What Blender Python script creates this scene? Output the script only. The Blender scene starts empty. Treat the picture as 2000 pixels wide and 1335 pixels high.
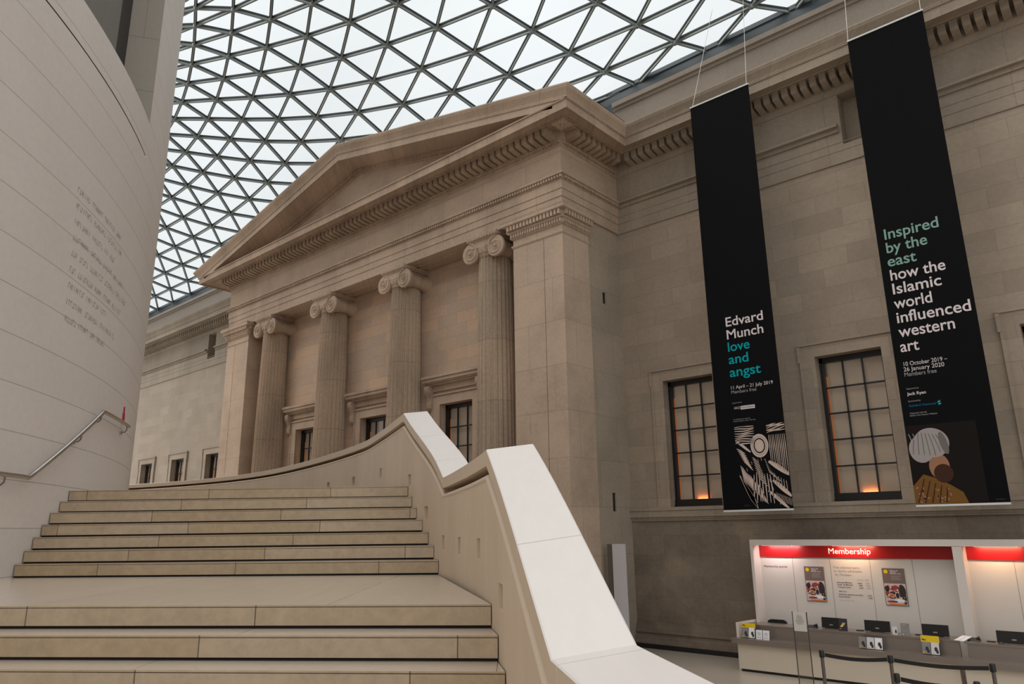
import bpy, bmesh, math, random
from mathutils import Vector, Matrix
random.seed(7)
PI = math.pi
sc = bpy.context.scene
COL = sc.collection

# ------------------------------------------------------------------ camera
EYE = 3.3                     # eye height above the court floor
YAW, PITCH, ROLL, FPX = math.radians(41.64), math.radians(14.4), math.radians(-.79), 1418.0
fwd = Vector((-math.sin(YAW) * math.cos(PITCH), math.cos(YAW) * math.cos(PITCH), math.sin(PITCH)))
rgt0 = Vector((math.cos(YAW), math.sin(YAW), 0))
up0 = rgt0.cross(fwd)
rgt = rgt0 * math.cos(ROLL) + up0 * math.sin(ROLL)
upv = -rgt0 * math.sin(ROLL) + up0 * math.cos(ROLL)
cam_data = bpy.data.cameras.new('camera')
cam = bpy.data.objects.new('camera', cam_data)
COL.objects.link(cam)
cam.matrix_world = Matrix(((rgt.x, upv.x, -fwd.x, 0), (rgt.y, upv.y, -fwd.y, 0), (rgt.z, upv.z, -fwd.z, EYE), (0, 0, 0, 1)))
cam_data.sensor_fit = 'HORIZONTAL'
cam_data.sensor_width = 36
cam_data.lens = FPX / 2000 * 36
cam_data.clip_end = 500
sc.camera = cam

# ------------------------------------------------------------------ sky, exposure
world = bpy.data.worlds.new('overcast_sky')
sc.world = world
world.use_nodes = True
wn, wl = world.node_tree.nodes, world.node_tree.links
wn.clear()
w_out = wn.new('ShaderNodeOutputWorld')
w_bg = wn.new('ShaderNodeBackground')
w_tc = wn.new('ShaderNodeTexCoord')
w_sep = wn.new('ShaderNodeSeparateXYZ')
w_ramp = wn.new('ShaderNodeValToRGB')
w_noise = wn.new('ShaderNodeTexNoise')
w_mix = wn.new('ShaderNodeMix'); w_mix.data_type = 'RGBA'; w_mix.blend_type = 'MULTIPLY'
wl.new(w_tc.outputs['Generated'], w_sep.inputs[0])
wl.new(w_sep.outputs['Z'], w_ramp.inputs[0])
e = w_ramp.color_ramp.elements
e[0].position = 0.0; e[0].color = (.62, .63, .63, 1)
e[1].position = 1.0; e[1].color = (1.0, .99, .97, 1)
m_ = e.new(.45); m_.color = (.64, .66, .67, 1)
m_ = e.new(.66); m_.color = (.70, .72, .73, 1)
wl.new(w_tc.outputs['Generated'], w_noise.inputs['Vector'])
w_noise.inputs['Scale'].default_value = 3.0
w_noise.inputs['Detail'].default_value = 4
w_nr = wn.new('ShaderNodeMapRange')
w_nr.inputs['From Min'].default_value = .3; w_nr.inputs['From Max'].default_value = .7
w_nr.inputs['To Min'].default_value = .93; w_nr.inputs['To Max'].default_value = 1.05
wl.new(w_noise.outputs['Fac'], w_nr.inputs['Value'])
w_mix.inputs['Factor'].default_value = 1
wl.new(w_ramp.outputs['Color'], w_mix.inputs['A'])
wl.new(w_nr.outputs['Result'], w_mix.inputs['B'])
wl.new(w_mix.outputs['Result'], w_bg.inputs['Color'])
w_bg.inputs['Strength'].default_value = 1.06
wl.new(w_bg.outputs[0], w_out.inputs[0])
sun_d = bpy.data.lights.new('hazy_sun', 'SUN'); sun_d.energy = 1.5; sun_d.angle = math.radians(55); sun_d.color = (1, .93, .85)
sun = bpy.data.objects.new('hazy_sun', sun_d); COL.objects.link(sun)
sun.rotation_euler = Vector((.50, .50, -.70)).to_track_quat('-Z', 'Y').to_euler()
sc.view_settings.view_transform = 'Standard'
sc.view_settings.look = 'None'
sc.view_settings.gamma = 1
sc.view_settings.use_curve_mapping = False
sc.view_settings.exposure = 0.38

# ------------------------------------------------------------------ helpers
K = 1.2                       # the court is laid out in units of 1.2 m
def COURT(p): return Vector((p[0] * K, p[1] * K, p[2] * K))
fh = Vector((-math.sin(YAW), math.cos(YAW), 0))
def STAIR(p):                 # right, forward, height above eye
    return rgt0 * p[0] + fh * p[1] + Vector((0, 0, p[2] + EYE))
OFF = {}
class MB:
    def __init__(s, xf=COURT): s.v = []; s.f = []; s.m = []; s.uv = []; s.xf = xf
    def add(s, vs, fs, mi=0, uvs=None):
        n = len(s.v); s.v += [s.xf(p) for p in vs]
        for i, f in enumerate(fs):
            s.f.append([n + a for a in f]); s.m.append(mi)
            s.uv.append(uvs[i] if uvs else None)
    def quad(s, a, b, c, d, mi=0, uv=None): s.add([a, b, c, d], [(0, 1, 2, 3)], mi, [uv] if uv else None)
    def box(s, x0, x1, y0, y1, z0, z1, mi=0):
        s.add([(x0,y0,z0),(x1,y0,z0),(x1,y1,z0),(x0,y1,z0),(x0,y0,z1),(x1,y0,z1),(x1,y1,z1),(x0,y1,z1)],
              [(0,3,2,1),(4,5,6,7),(0,1,5,4),(1,2,6,5),(2,3,7,6),(3,0,4,7)], mi)
    def hexa(s, p, mi=0):     # 8 corners, bottom ring then top ring
        s.add(p, [(0,3,2,1),(4,5,6,7),(0,1,5,4),(1,2,6,5),(2,3,7,6),(3,0,4,7)], mi)
    def loft(s, rings, closed=True, cap=True, mi=0, uvf=None):
        n = len(rings[0]); vs = [p for r in rings for p in r]; fs = []
        for i in range(len(rings) - 1):
            for j in range(n if closed else n - 1):
                k = (j + 1) % n
                fs.append((i*n+j, i*n+k, (i+1)*n+k, (i+1)*n+j))
        if cap and closed:
            fs.append(tuple(range(n))[::-1]); fs.append(tuple((len(rings)-1)*n + j for j in range(n)))
        s.add(vs, fs, mi)
    def tube(s, pts, r, n=8, mi=0, cap=True, ref=(0, 0, 1)):
        pts = [Vector(p) for p in pts]; rings = []
        for i, p in enumerate(pts):
            a = pts[max(i-1, 0)]; b = pts[min(i+1, len(pts)-1)]
            t = (b - a).normalized()
            u = t.cross(Vector(ref))
            if u.length < 1e-3: u = Vector((1, 0, 0))
            u.normalize(); w = t.cross(u)
            rr = r[i] if isinstance(r, (list, tuple)) else r
            rings.append([p + u * rr * math.cos(2*PI*j/n) + w * rr * math.sin(2*PI*j/n) for j in range(n)])
        s.loft(rings, True, cap, mi)
    def lathe(s, c, prof, n=24, mi=0):   # prof [(r, z)]
        s.loft([[(c[0] + r*math.cos(2*PI*j/n), c[1] + r*math.sin(2*PI*j/n), c[2] + z) for j in range(n)] for r, z in prof], True, True, mi)
    def build(s, name, mats, parent=None, smooth=False, loc=None):
        me = bpy.data.meshes.new(name)
        if parent is not None: o0 = OFF[parent.name]
        elif loc is not None: o0 = s.xf(loc)
        else:
            xs = [p.x for p in s.v]; ys = [p.y for p in s.v]; zs = [p.z for p in s.v]
            o0 = Vector(((min(xs)+max(xs))/2, (min(ys)+max(ys))/2, min(zs)))
        me.from_pydata([p - o0 for p in s.v], [], s.f)
        if not isinstance(mats, (list, tuple)): mats = [mats]
        for m in mats: me.materials.append(m)
        me.polygons.foreach_set('material_index', s.m)
        if smooth: me.polygons.foreach_set('use_smooth', [True] * len(s.f))
        if any(u for u in s.uv):
            lay = me.uv_layers.new(name='UVMap'); i = 0
            for f, u in zip(s.f, s.uv):
                for j in range(len(f)):
                    lay.data[i].uv = u[j] if u else (0, 0); i += 1
        me.update()
        bm = bmesh.new(); bm.from_mesh(me); bmesh.ops.recalc_face_normals(bm, faces=bm.faces); bm.to_mesh(me); bm.free()
        ob = bpy.data.objects.new(name, me); COL.objects.link(ob)
        if parent is not None: ob.parent = parent
        else: ob.location = o0
        OFF[ob.name] = o0
        if smooth == 'auto':
            me.polygons.foreach_set('use_smooth', [True] * len(s.f)); me.set_sharp_from_angle(angle=math.radians(35))
        return ob
def tag(o, label, cat, group=None, kind=None):
    o['label'] = label; o['category'] = cat
    if group: o['group'] = group
    if kind: o['kind'] = kind
    return o
def thing(name, label, cat, loc, group=None, kind=None, xf=COURT):
    o = bpy.data.objects.new(name, None); COL.objects.link(o)
    o.location = xf(loc); o.empty_display_size = .2
    OFF[o.name] = o.location.copy()
    return tag(o, label, cat, group, kind)

# ------------------------------------------------------------------ materials
def new_mat(name):
    m = bpy.data.materials.new(name); m.use_nodes = True
    nt = m.node_tree; nt.nodes.clear()
    out = nt.nodes.new('ShaderNodeOutputMaterial'); b = nt.nodes.new('ShaderNodeBsdfPrincipled')
    nt.links.new(b.outputs[0], out.inputs[0])
    return m, nt, b
def plain(name, c, rough=.5, metal=0, emit=None, es=0, spec=None, var=.0):
    m, nt, b = new_mat(name)
    b.inputs['Base Color'].default_value = (*c, 1); b.inputs['Roughness'].default_value = rough; b.inputs['Metallic'].default_value = metal
    if spec is not None: b.inputs['Specular IOR Level'].default_value = spec
    if emit: b.inputs['Emission Color'].default_value = (*emit, 1); b.inputs['Emission Strength'].default_value = es
    if var:
        tc = nt.nodes.new('ShaderNodeTexCoord'); nz = nt.nodes.new('ShaderNodeTexNoise'); nz.inputs['Scale'].default_value = 6; nz.inputs['Detail'].default_value = 5
        mr = nt.nodes.new('ShaderNodeMapRange'); mr.inputs['To Min'].default_value = 1-var; mr.inputs['To Max'].default_value = 1+var
        mx = nt.nodes.new('ShaderNodeMix'); mx.data_type = 'RGBA'; mx.blend_type = 'MULTIPLY'; mx.inputs['Factor'].default_value = 1
        mx.inputs['A'].default_value = (*c, 1)
        nt.links.new(tc.outputs['Object'], nz.inputs['Vector']); nt.links.new(nz.outputs['Fac'], mr.inputs['Value']); nt.links.new(mr.outputs['Result'], mx.inputs['B']); nt.links.new(mx.outputs['Result'], b.inputs['Base Color'])
    return m
def stone(name, c1, c2, bw, bh, mortar=.006, mcol=.55, uv=False, stain=.25, stain_c=(.12, .09, .065), sscale=.35, streak=1.0, rough=.85, off=(0, 0), bump=.25, grain=.10, spec=.3, light=0, vsub=1.0):
    """coursed stone: bw x bh blocks in metres on world position (or on the UV map), with stains, streaks and grain"""
    m, nt, b = new_mat(name); N, L = nt.nodes, nt.links
    comb = N.new('ShaderNodeCombineXYZ')
    if uv:
        tc = N.new('ShaderNodeTexCoord'); sep = N.new('ShaderNodeSeparateXYZ'); L.new(tc.outputs['UV'], sep.inputs[0])
        ux, vz = sep.outputs['X'], sep.outputs['Y']
    else:
        geo = N.new('ShaderNodeNewGeometry'); sep = N.new('ShaderNodeSeparateXYZ'); L.new(geo.outputs['Position'], sep.inputs[0])
        ad = N.new('ShaderNodeMath'); ad.operation = 'ADD'; L.new(sep.outputs['X'], ad.inputs[0]); L.new(sep.outputs['Y'], ad.inputs[1])
        ux, vz = ad.outputs[0], sep.outputs['Z']
    a1 = N.new('ShaderNodeMath'); a1.operation = 'ADD'; a1.inputs[1].default_value = off[0] + 100 * bw; L.new(ux, a1.inputs[0])
    a2 = N.new('ShaderNodeMath'); a2.operation = 'ADD'; a2.inputs[1].default_value = off[1] + 100 * bh; L.new(vz, a2.inputs[0])
    L.new(a1.outputs[0], comb.inputs[0]); L.new(a2.outputs[0], comb.inputs[1])
    br = N.new('ShaderNodeTexBrick'); br.offset = .5; br.squash = 1
    br.inputs['Scale'].default_value = 1; br.inputs['Brick Width'].default_value = bw; br.inputs['Row Height'].default_value = bh
    br.inputs['Mortar Size'].default_value = mortar; br.inputs['Mortar Smooth'].default_value = .1; br.inputs['Bias'].default_value = 0
    br.inputs['Color1'].default_value = (*c1, 1); br.inputs['Color2'].default_value = (*c2, 1)
    br.inputs['Mortar'].default_value = tuple((x + y) * .5 * mcol for x, y in zip(c1, c2)) + (1,)
    L.new(comb.outputs[0], br.inputs['Vector'])
    # big stains
    n1 = N.new('ShaderNodeTexNoise'); n1.inputs['Scale'].default_value = sscale; n1.inputs['Detail'].default_value = 8; n1.inputs['Roughness'].default_value = .62
    mp = N.new('ShaderNodeMapping'); mp.inputs['Scale'].default_value = (1, streak, 1); L.new(comb.outputs[0], mp.inputs['Vector']); L.new(mp.outputs[0], n1.inputs['Vector'])
    r1 = N.new('ShaderNodeMapRange'); r1.inputs['From Min'].default_value = .42; r1.inputs['From Max'].default_value = .75; r1.inputs['To Max'].default_value = stain
    L.new(n1.outputs['Fac'], r1.inputs['Value'])
    mx = N.new('ShaderNodeMix'); mx.data_type = 'RGBA'; mx.inputs['B'].default_value = (*stain_c, 1)
    L.new(r1.outputs['Result'], mx.inputs['Factor']); L.new(br.outputs['Color'], mx.inputs['A'])
    last = mx.outputs['Result']
    if light:                 # pale worn patches
        n3 = N.new('ShaderNodeTexNoise'); n3.inputs['Scale'].default_value = .8; n3.inputs['Detail'].default_value = 5
        mp3 = N.new('ShaderNodeMapping'); mp3.inputs['Location'].default_value = (37, 11, 0); L.new(comb.outputs[0], mp3.inputs['Vector']); L.new(mp3.outputs[0], n3.inputs['Vector'])
        r3 = N.new('ShaderNodeMapRange'); r3.inputs['From Min'].default_value = .55; r3.inputs['From Max'].default_value = .68; r3.inputs['To Max'].default_value = light; L.new(n3.outputs['Fac'], r3.inputs['Value'])
        m3 = N.new('ShaderNodeMix'); m3.data_type = 'RGBA'; m3.inputs['B'].default_value = (c1[0]*1.5, c1[1]*1.45, c1[2]*1.35, 1); L.new(r3.outputs['Result'], m3.inputs['Factor']); L.new(last, m3.inputs['A']); last = m3.outputs['Result']
    n2 = N.new('ShaderNodeTexNoise'); n2.inputs['Scale'].default_value = 9; n2.inputs['Detail'].default_value = 8; n2.inputs['Roughness'].default_value = .7
    mp2 = N.new('ShaderNodeMapping'); mp2.inputs['Scale'].default_value = (1, vsub, 1); L.new(comb.outputs[0], mp2.inputs['Vector']); L.new(mp2.outputs[0], n2.inputs['Vector'])
    r2 = N.new('ShaderNodeMapRange'); r2.inputs['From Min'].default_value = .25; r2.inputs['From Max'].default_value = .75; r2.inputs['To Min'].default_value = 1 - grain; r2.inputs['To Max'].default_value = 1 + grain; L.new(n2.outputs['Fac'], r2.inputs['Value'])
    m2 = N.new('ShaderNodeMix'); m2.data_type = 'RGBA'; m2.blend_type = 'MULTIPLY'; m2.inputs['Factor'].default_value = 1; L.new(last, m2.inputs['A']); L.new(r2.outputs['Result'], m2.inputs['B'])
    L.new(m2.outputs['Result'], b.inputs['Base Color'])
    b.inputs['Roughness'].default_value = rough; b.inputs['Specular IOR Level'].default_value = spec
    if bump:
        iv = N.new('ShaderNodeMath'); iv.operation = 'MULTIPLY_ADD'; iv.inputs[1].default_value = -1; L.new(br.outputs['Fac'], iv.inputs[0])
        gm = N.new('ShaderNodeMath'); gm.operation = 'MULTIPLY'; gm.inputs[1].default_value = .25; L.new(n2.outputs['Fac'], gm.inputs[0]); L.new(gm.outputs[0], iv.inputs[2])
        bp = N.new('ShaderNodeBump'); bp.inputs['Strength'].default_value = bump; bp.inputs['Distance'].default_value = .012; L.new(iv.outputs[0], bp.inputs['Height']); L.new(bp.outputs[0], b.inputs['Normal'])
    return m
def glass_mat(name, tint=(.95, .97, .97), gl=.07, rough=.02):
    m = bpy.data.materials.new(name); m.use_nodes = True; nt = m.node_tree; nt.nodes.clear()
    out = nt.nodes.new('ShaderNodeOutputMaterial'); mix = nt.nodes.new('ShaderNodeMixShader'); t = nt.nodes.new('ShaderNodeBsdfTransparent'); g = nt.nodes.new('ShaderNodeBsdfGlossy')
    t.inputs[0].default_value = (*tint, 1); g.inputs['Roughness'].default_value = rough; mix.inputs[0].default_value = gl
    nt.links.new(t.outputs[0], mix.inputs[1]); nt.links.new(g.outputs[0], mix.inputs[2]); nt.links.new(mix.outputs[0], out.inputs[0])
    return m

PORT = (.555, .418, .315); PORT2 = (.505, .385, .29)
M_port = stone('portico_stone', PORT, PORT2, 1.9, 1.32, .006, .65, stain=.36, sscale=.5, off=(.4, .1))
M_ent = stone('entablature_stone', PORT, PORT2, 2.1, 40, .006, .6, stain=.48, sscale=.55, streak=.5, off=(.3, 0), bump=.2, grain=.14)
M_entc = stone('weathered_cornice_stone', (.50, .37, .275), (.45, .335, .25), 2.1, 40, .006, .6, stain=.5, sscale=.8, streak=.5, bump=.2, grain=.16)
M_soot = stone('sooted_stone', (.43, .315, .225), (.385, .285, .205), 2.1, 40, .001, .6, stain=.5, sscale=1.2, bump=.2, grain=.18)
M_col = stone('column_stone', (.58, .44, .32), (.47, .37, .28), 60, 1.95, .008, .6, stain=.45, sscale=.7, streak=.3, off=(0, .65), grain=.16)
M_porch = stone('porch_wall_stone', (.64, .445, .31), (.50, .385, .30), .98, .43, .006, .75, stain=.2, sscale=.5, off=(.2, .05))
WALL = (.40, .32, .245); WALL2 = (.335, .27, .21)  # same stone as the portico, darkened to stand in for dimmer light
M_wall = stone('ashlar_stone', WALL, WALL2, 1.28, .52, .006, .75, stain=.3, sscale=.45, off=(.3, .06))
M_ret = stone('return_stone', (.40, .33, .255), (.35, .295, .23), 1.9, 1.32, .006, .7, stain=.3, sscale=.45, off=(.4, .1))  # portico blocks again, darkened for the side turned from the sun
M_walltrim = stone('cornice_stone', (.37, .305, .235), (.335, .275, .215), 2.1, 40, .006, .65, stain=.4, sscale=.6, streak=.5, bump=.2, grain=.14)  # trim darkened along with the wall it crowns, for the dimmer light
M_attic = stone('attic_stone', (.34, .29, .245), (.32, .275, .23), 1.5, 40, .006, .8, stain=.1, bump=.1)
M_dado = stone('dado_stone', (.255, .205, .157), (.215, .172, .132), 1.15, .56, .006, .8, stain=.55, sscale=.8, off=(.2, .3), light=.4, stain_c=(.10, .075, .055), grain=.15)  # darkened for the shade below the sills, over real stains and pale patches
M_far = stone('far_ashlar_stone', (.375, .308, .245), (.325, .27, .215), 1.28, .52, .005, .85, stain=.25, sscale=.5)
M_fartrim = stone('far_cornice_stone', (.34, .285, .222), (.305, .258, .20), 2.1, 40, .006, .65, stain=.4, sscale=.6, streak=.5)
M_drum = stone('drum_limestone', (.72, .655, .61), (.695, .635, .59), 60, .575, .006, .6, uv=True, stain=.16, stain_c=(.30, .245, .19), sscale=.25, streak=.6, off=(.5, 0), bump=.1, grain=.05, spec=.35, rough=.6)
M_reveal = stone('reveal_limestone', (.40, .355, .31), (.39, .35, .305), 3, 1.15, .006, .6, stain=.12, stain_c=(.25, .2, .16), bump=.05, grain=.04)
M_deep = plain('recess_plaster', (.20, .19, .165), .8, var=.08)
M_step = stone('stair_limestone', (.49, .385, .272), (.44, .327, .205), 1.75, 9, .0045, .25, uv=True, stain=.25, stain_c=(.22, .165, .11), sscale=1.5, grain=.16, bump=.08, rough=.45, spec=.4)  # shade of the risers put into this darker tone of the stair stone
M_tread = stone('polished_lit_tread_limestone', (.66, .56, .46), (.62, .52, .42), 2.3, 9, .003, .45, uv=True, stain=.12, stain_c=(.42, .33, .25), sscale=1.0, grain=.05, bump=.02, rough=.2, spec=.5)  # same stone as the risers, polished, lightened for light falling on the treads
M_gap = plain('shadow_gap', (.03, .026, .022), .9)
M_par = stone('parapet_limestone', (.70, .57, .435), (.675, .55, .42), 40, 40, .001, 1, stain=.3, stain_c=(.33, .255, .19), sscale=1.0, uv=True, streak=.18, bump=.05, grain=.05, vsub=.12, rough=.55, spec=.35)
M_cop = stone('coping_limestone', (.82, .765, .725), (.82, .765, .725), 40, 40, .001, 1, stain=.05, stain_c=(.6, .5, .42), bump=.04, grain=.03, rough=.5, spec=.3)  # lightened to carry the sky light on the coping's top
M_floor = stone('floor_limestone', (.76, .67, .56), (.72, .63, .525), 1.1, 1.1, .006, .6, stain=.15, stain_c=(.3, .25, .2), bump=.03, grain=.05, rough=.28, spec=.5)
M_frame = plain('black_window_paint', (.012, .012, .013), .4)
M_blind = plain('beige_blind_cloth', (.66, .52, .42), .8, var=.06, emit=(.62, .47, .37), es=.05)  # slight emission added so the blinds look brighter, as if back-lit
M_winglass = glass_mat('window_glass', (.9, .9, .88), .05)
M_glow = plain('lit_room_gap', (.5, .2, .08), .8, emit=(1, .30, .09), es=.16)
M_roofglass = glass_mat('roof_glass', (.965, .985, .985), .03)
M_steel = plain('grey_roof_steel', (.25, .29, .29), .45, .1, var=.06)
M_gasket = plain('dark_glazing_gasket', (.02, .027, .03), .6)
M_gutter = plain('slate_blue_gutter_steel', (.055, .072, .085), .5, .2)
M_lead = plain('black_lead_flashing', (.02, .02, .02), .6)
M_banner = plain('black_banner_cloth', (.0045, .0045, .0052), .8, spec=.08)
M_rod = plain('pale_banner_rod', (.62, .62, .60), .4)
M_wire = plain('thin_steel_wire', (.55, .55, .53), .4, .5)
M_white = plain('white_banner_ink', (.62, .55, .56), .7, spec=.1)
M_dim = plain('grey_banner_ink', (.30, .29, .29), .7, spec=.1)
M_teal = plain('teal_banner_ink', (.0, .30, .33), .7, spec=.1)
M_sage = plain('sage_green_banner_ink', (.19, .33, .28), .7, spec=.1)
M_blueink = plain('blue_banner_ink', (.0, .13, .27), .7, spec=.1)
M_greenink = plain('green_banner_ink', (.15, .45, .05), .7)
M_cream = plain('cream_print_ink', (.56, .44, .38), .7, spec=.1)
M_faint = plain('faint_grey_ink', (.035, .035, .037), .7)
M_stst = plain('brushed_stainless_steel', (.62, .6, .58), .28, 1)
M_lam = plain('white_laminate', (.66, .60, .55), .35, var=.02)
M_laminside = plain('backdrop_white_panel', (.64, .60, .555), .5)
M_cream_lam = plain('cream_counter_front', (.60, .52, .42), .4)
M_red = plain('glossy_red_panel', (.36, .003, .007), .35)
M_signwhite = plain('white_sign_letters', (.9, .86, .82), .5, emit=(1, .9, .8), es=.35)
M_ctop = plain('grey_counter_steel', (.34, .30, .275), .33, .75)
M_blk = plain('black_plastic', (.010, .010, .011), .38)
M_logo = plain('silver_badge', (.4, .4, .42), .35, .6)
M_grey = plain('grey_leaflet_paper', (.22, .21, .20), .6)
M_paper = plain('white_paper', (.80, .79, .80), .6)
M_brownp = plain('brown_poster_print', (.17, .12, .11), .6)
M_pinkp = plain('pink_poster_print', (.62, .46, .45), .6)
M_redp = plain('dark_red_print', (.30, .04, .04), .6)
M_orangep = plain('orange_print', (.62, .20, .03), .6)
M_yel = plain('yellow_leaflet_header', (.80, .55, .01), .5)
M_darkp = plain('dark_print', (.025, .02, .022), .6)
M_ink = plain('dark_sign_ink', (.09, .07, .065), .7)
M_inkl = plain('light_sign_ink', (.36, .30, .27), .7)
M_acr = glass_mat('clear_acrylic', (.93, .93, .92), .05)
M_greyframe = plain('dark_grey_metal', (.08, .075, .07), .4, .5)
M_post = plain('dark_steel_post', (.16, .14, .125), .35, .7)
M_belt = plain('black_belt_webbing', (.010, .010, .010), .7)
M_panelw = plain('pale_grey_panel', (.60, .575, .60), .5)
M_panelb = plain('brown_panel_edge', (.13, .105, .09), .6)
M_tag = plain('red_plastic', (.42, .01, .025), .4)
M_rail = plain('polished_steel_rail', (.62, .61, .60), .16, 1)
M_bracket = plain('bracket_steel', (.22, .21, .2), .35, .8)  # darker steel of the handrail brackets
M_engr = plain('engraved_letter_shadow', (.33, .285, .25), .8)
M_umber = plain('umber_print', (.05, .022, .014), .7, spec=.1)
M_ochre = plain('ochre_print', (.16, .075, .02), .7, spec=.1)
M_greypale = plain('pale_grey_print', (.32, .28, .27), .7, spec=.1)
M_greyshade = plain('mid_grey_print', (.15, .13, .125), .7, spec=.1)
M_tan = plain('tan_print', (.30, .15, .09), .7, spec=.1)
M_bgprint = plain('charcoal_print', (.012, .0095, .009), .8, spec=.08)

# ------------------------------------------------------------------ court: shared dimensions (court units)
D = 15.85                     # inner face of the court wall
XC = -18.53                   # centre of the portico
XL, XR = -26.94, -10.12       # ends of its frieze
YF = 13.33                    # its front
def sweep(mb, path, prof, mi=0, caps=True):
    """prof (out, z) carried along path; path(out) -> list of (x, y)"""
    rings = []
    lanes = [path(o) for o, z in prof]
    for i in range(len(lanes[0])):
        rings.append([(lanes[j][i][0], lanes[j][i][1], prof[j][1]) for j in range(len(prof))])
    n = len(prof); vs = [p for r in rings for p in r]; fs = []
    for i in range(len(rings) - 1):
        for j in range(n - 1): fs.append((i*n+j, i*n+j+1, (i+1)*n+j+1, (i+1)*n+j))
    if caps: fs += [tuple(range(n)), tuple((len(rings)-1)*n + j for j in range(n))[::-1]]
    mb.add(vs, fs, mi)
ARCH = [(-.25, 10.52), (0, 10.52), (0, 10.795), (.022, 10.80), (.022, 10.995), (.044, 11.0), (.044, 11.23), (.07, 11.24), (.07, 11.255), (.055, 11.26), (.06, 11.335), (.155, 11.345), (.155, 11.40), (.135, 11.42), (.02, 11.43)]
FRIEZE = [(.02, 11.43), (.02, 12.16)]
BED = [(.02, 12.16), (.05, 12.17), (.05, 12.205), (.09, 12.25), (.13, 12.27), (.13, 12.30), (.14, 12.30), (.14, 12.53), (.55, 12.53), (.60, 12.50), (.62, 12.53), (.88, 12.53), (.92, 12.50), (.93, 12.45), (.95, 12.45), (.95, 12.66), (.985, 12.67), (.985, 12.70)]
CYMA = [(.99, 12.70), (1.0, 12.74), (1.05, 12.80), (1.11, 12.86), (1.13, 12.90), (1.14, 12.91), (1.14, 12.95), (.25, 12.99)]
def eggs(mb, x0, x1, y, z0, z1, dep, pitch, along='x', sgn=1, w=.62):
    n = max(1, int(round((x1 - x0) / pitch)))
    p = (x1 - x0) / n
    for i in range(n):
        a = x0 + p * (i + .5 - w/2); b = a + p * w
        if along == 'x': mb.box(a, b, y - dep, y + .02, z0, z1)
        else: mb.box(y - .02 if sgn > 0 else y - dep, y + dep if sgn > 0 else y + .02, a, b, z0, z1)
def modillion(mb, x, y, ang):     # block hanging under the corona, curved front
    c, s = math.cos(ang), math.sin(ang)
    prof = [(.12, 12.285), (.30, 12.295), (.47, 12.325), (.51, 12.345), (.515, 12.37), (.515, 12.50), (.54, 12.51), (.54, 12.535), (.12, 12.535)]
    hw = .072
    def P(u, o, z): return (x + u * c + o * s, y + u * s - o * c, z)
    mb.loft([[P(-hw, o, z) for o, z in prof], [P(hw, o, z) for o, z in prof]])

# ------------------------------------------------------------------ the court floor and the unseen sides of the court
f = MB(); f.quad((-45, -40, 0), (45, -40, 0), (45, D + .4, 0), (-45, D + .4, 0))
tag(f.build('floor', M_floor), 'pale polished limestone paving of the court', 'floor', kind='structure')

# ------------------------------------------------------------------ windows
WZ0, WZ1, WHW = 3.2, 6.26, .67
n_win = 0
def wall_face(mb, x0, x1, z0, z1, y, holes, dep, mi=0):
    """front face with rectangular recesses (xa, xb, za, zb)"""
    xs = sorted({x0, x1, *[h[0] for h in holes], *[h[1] for h in holes]})
    xs = [x for x in xs if x0 <= x <= x1]
    for a, b in zip(xs, xs[1:]):
        hs = sorted([h for h in holes if h[0] <= a + 1e-6 and h[1] >= b - 1e-6], key=lambda h: h[2])
        z = z0
        for h in hs:
            if h[2] > z: mb.quad((a, y, z), (b, y, z), (b, y, h[2]), (a, y, h[2]), mi)
            z = h[3]
        if z < z1: mb.quad((a, y, z), (b, y, z), (b, y, z1), (a, y, z1), mi)
    for xa, xb, za, zb, *dd in holes:
        d = dd[0] if dd else dep
        mb.quad((xa, y, za), (xa, y + d, za), (xa, y + d, zb), (xa, y, zb), mi); mb.quad((xb, y, za), (xb, y + d, za), (xb, y + d, zb), (xb, y, zb), mi)
        mb.quad((xa, y, za), (xb, y, za), (xb, y + d, za), (xa, y + d, za), mi); mb.quad((xa, y, zb), (xb, y, zb), (xb, y + d, zb), (xa, y + d, zb), mi)
        mb.quad((xa, y + d, za), (xb, y + d, za), (xb, y + d, zb), (xa, y + d, zb), mi)
REC = .34
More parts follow.
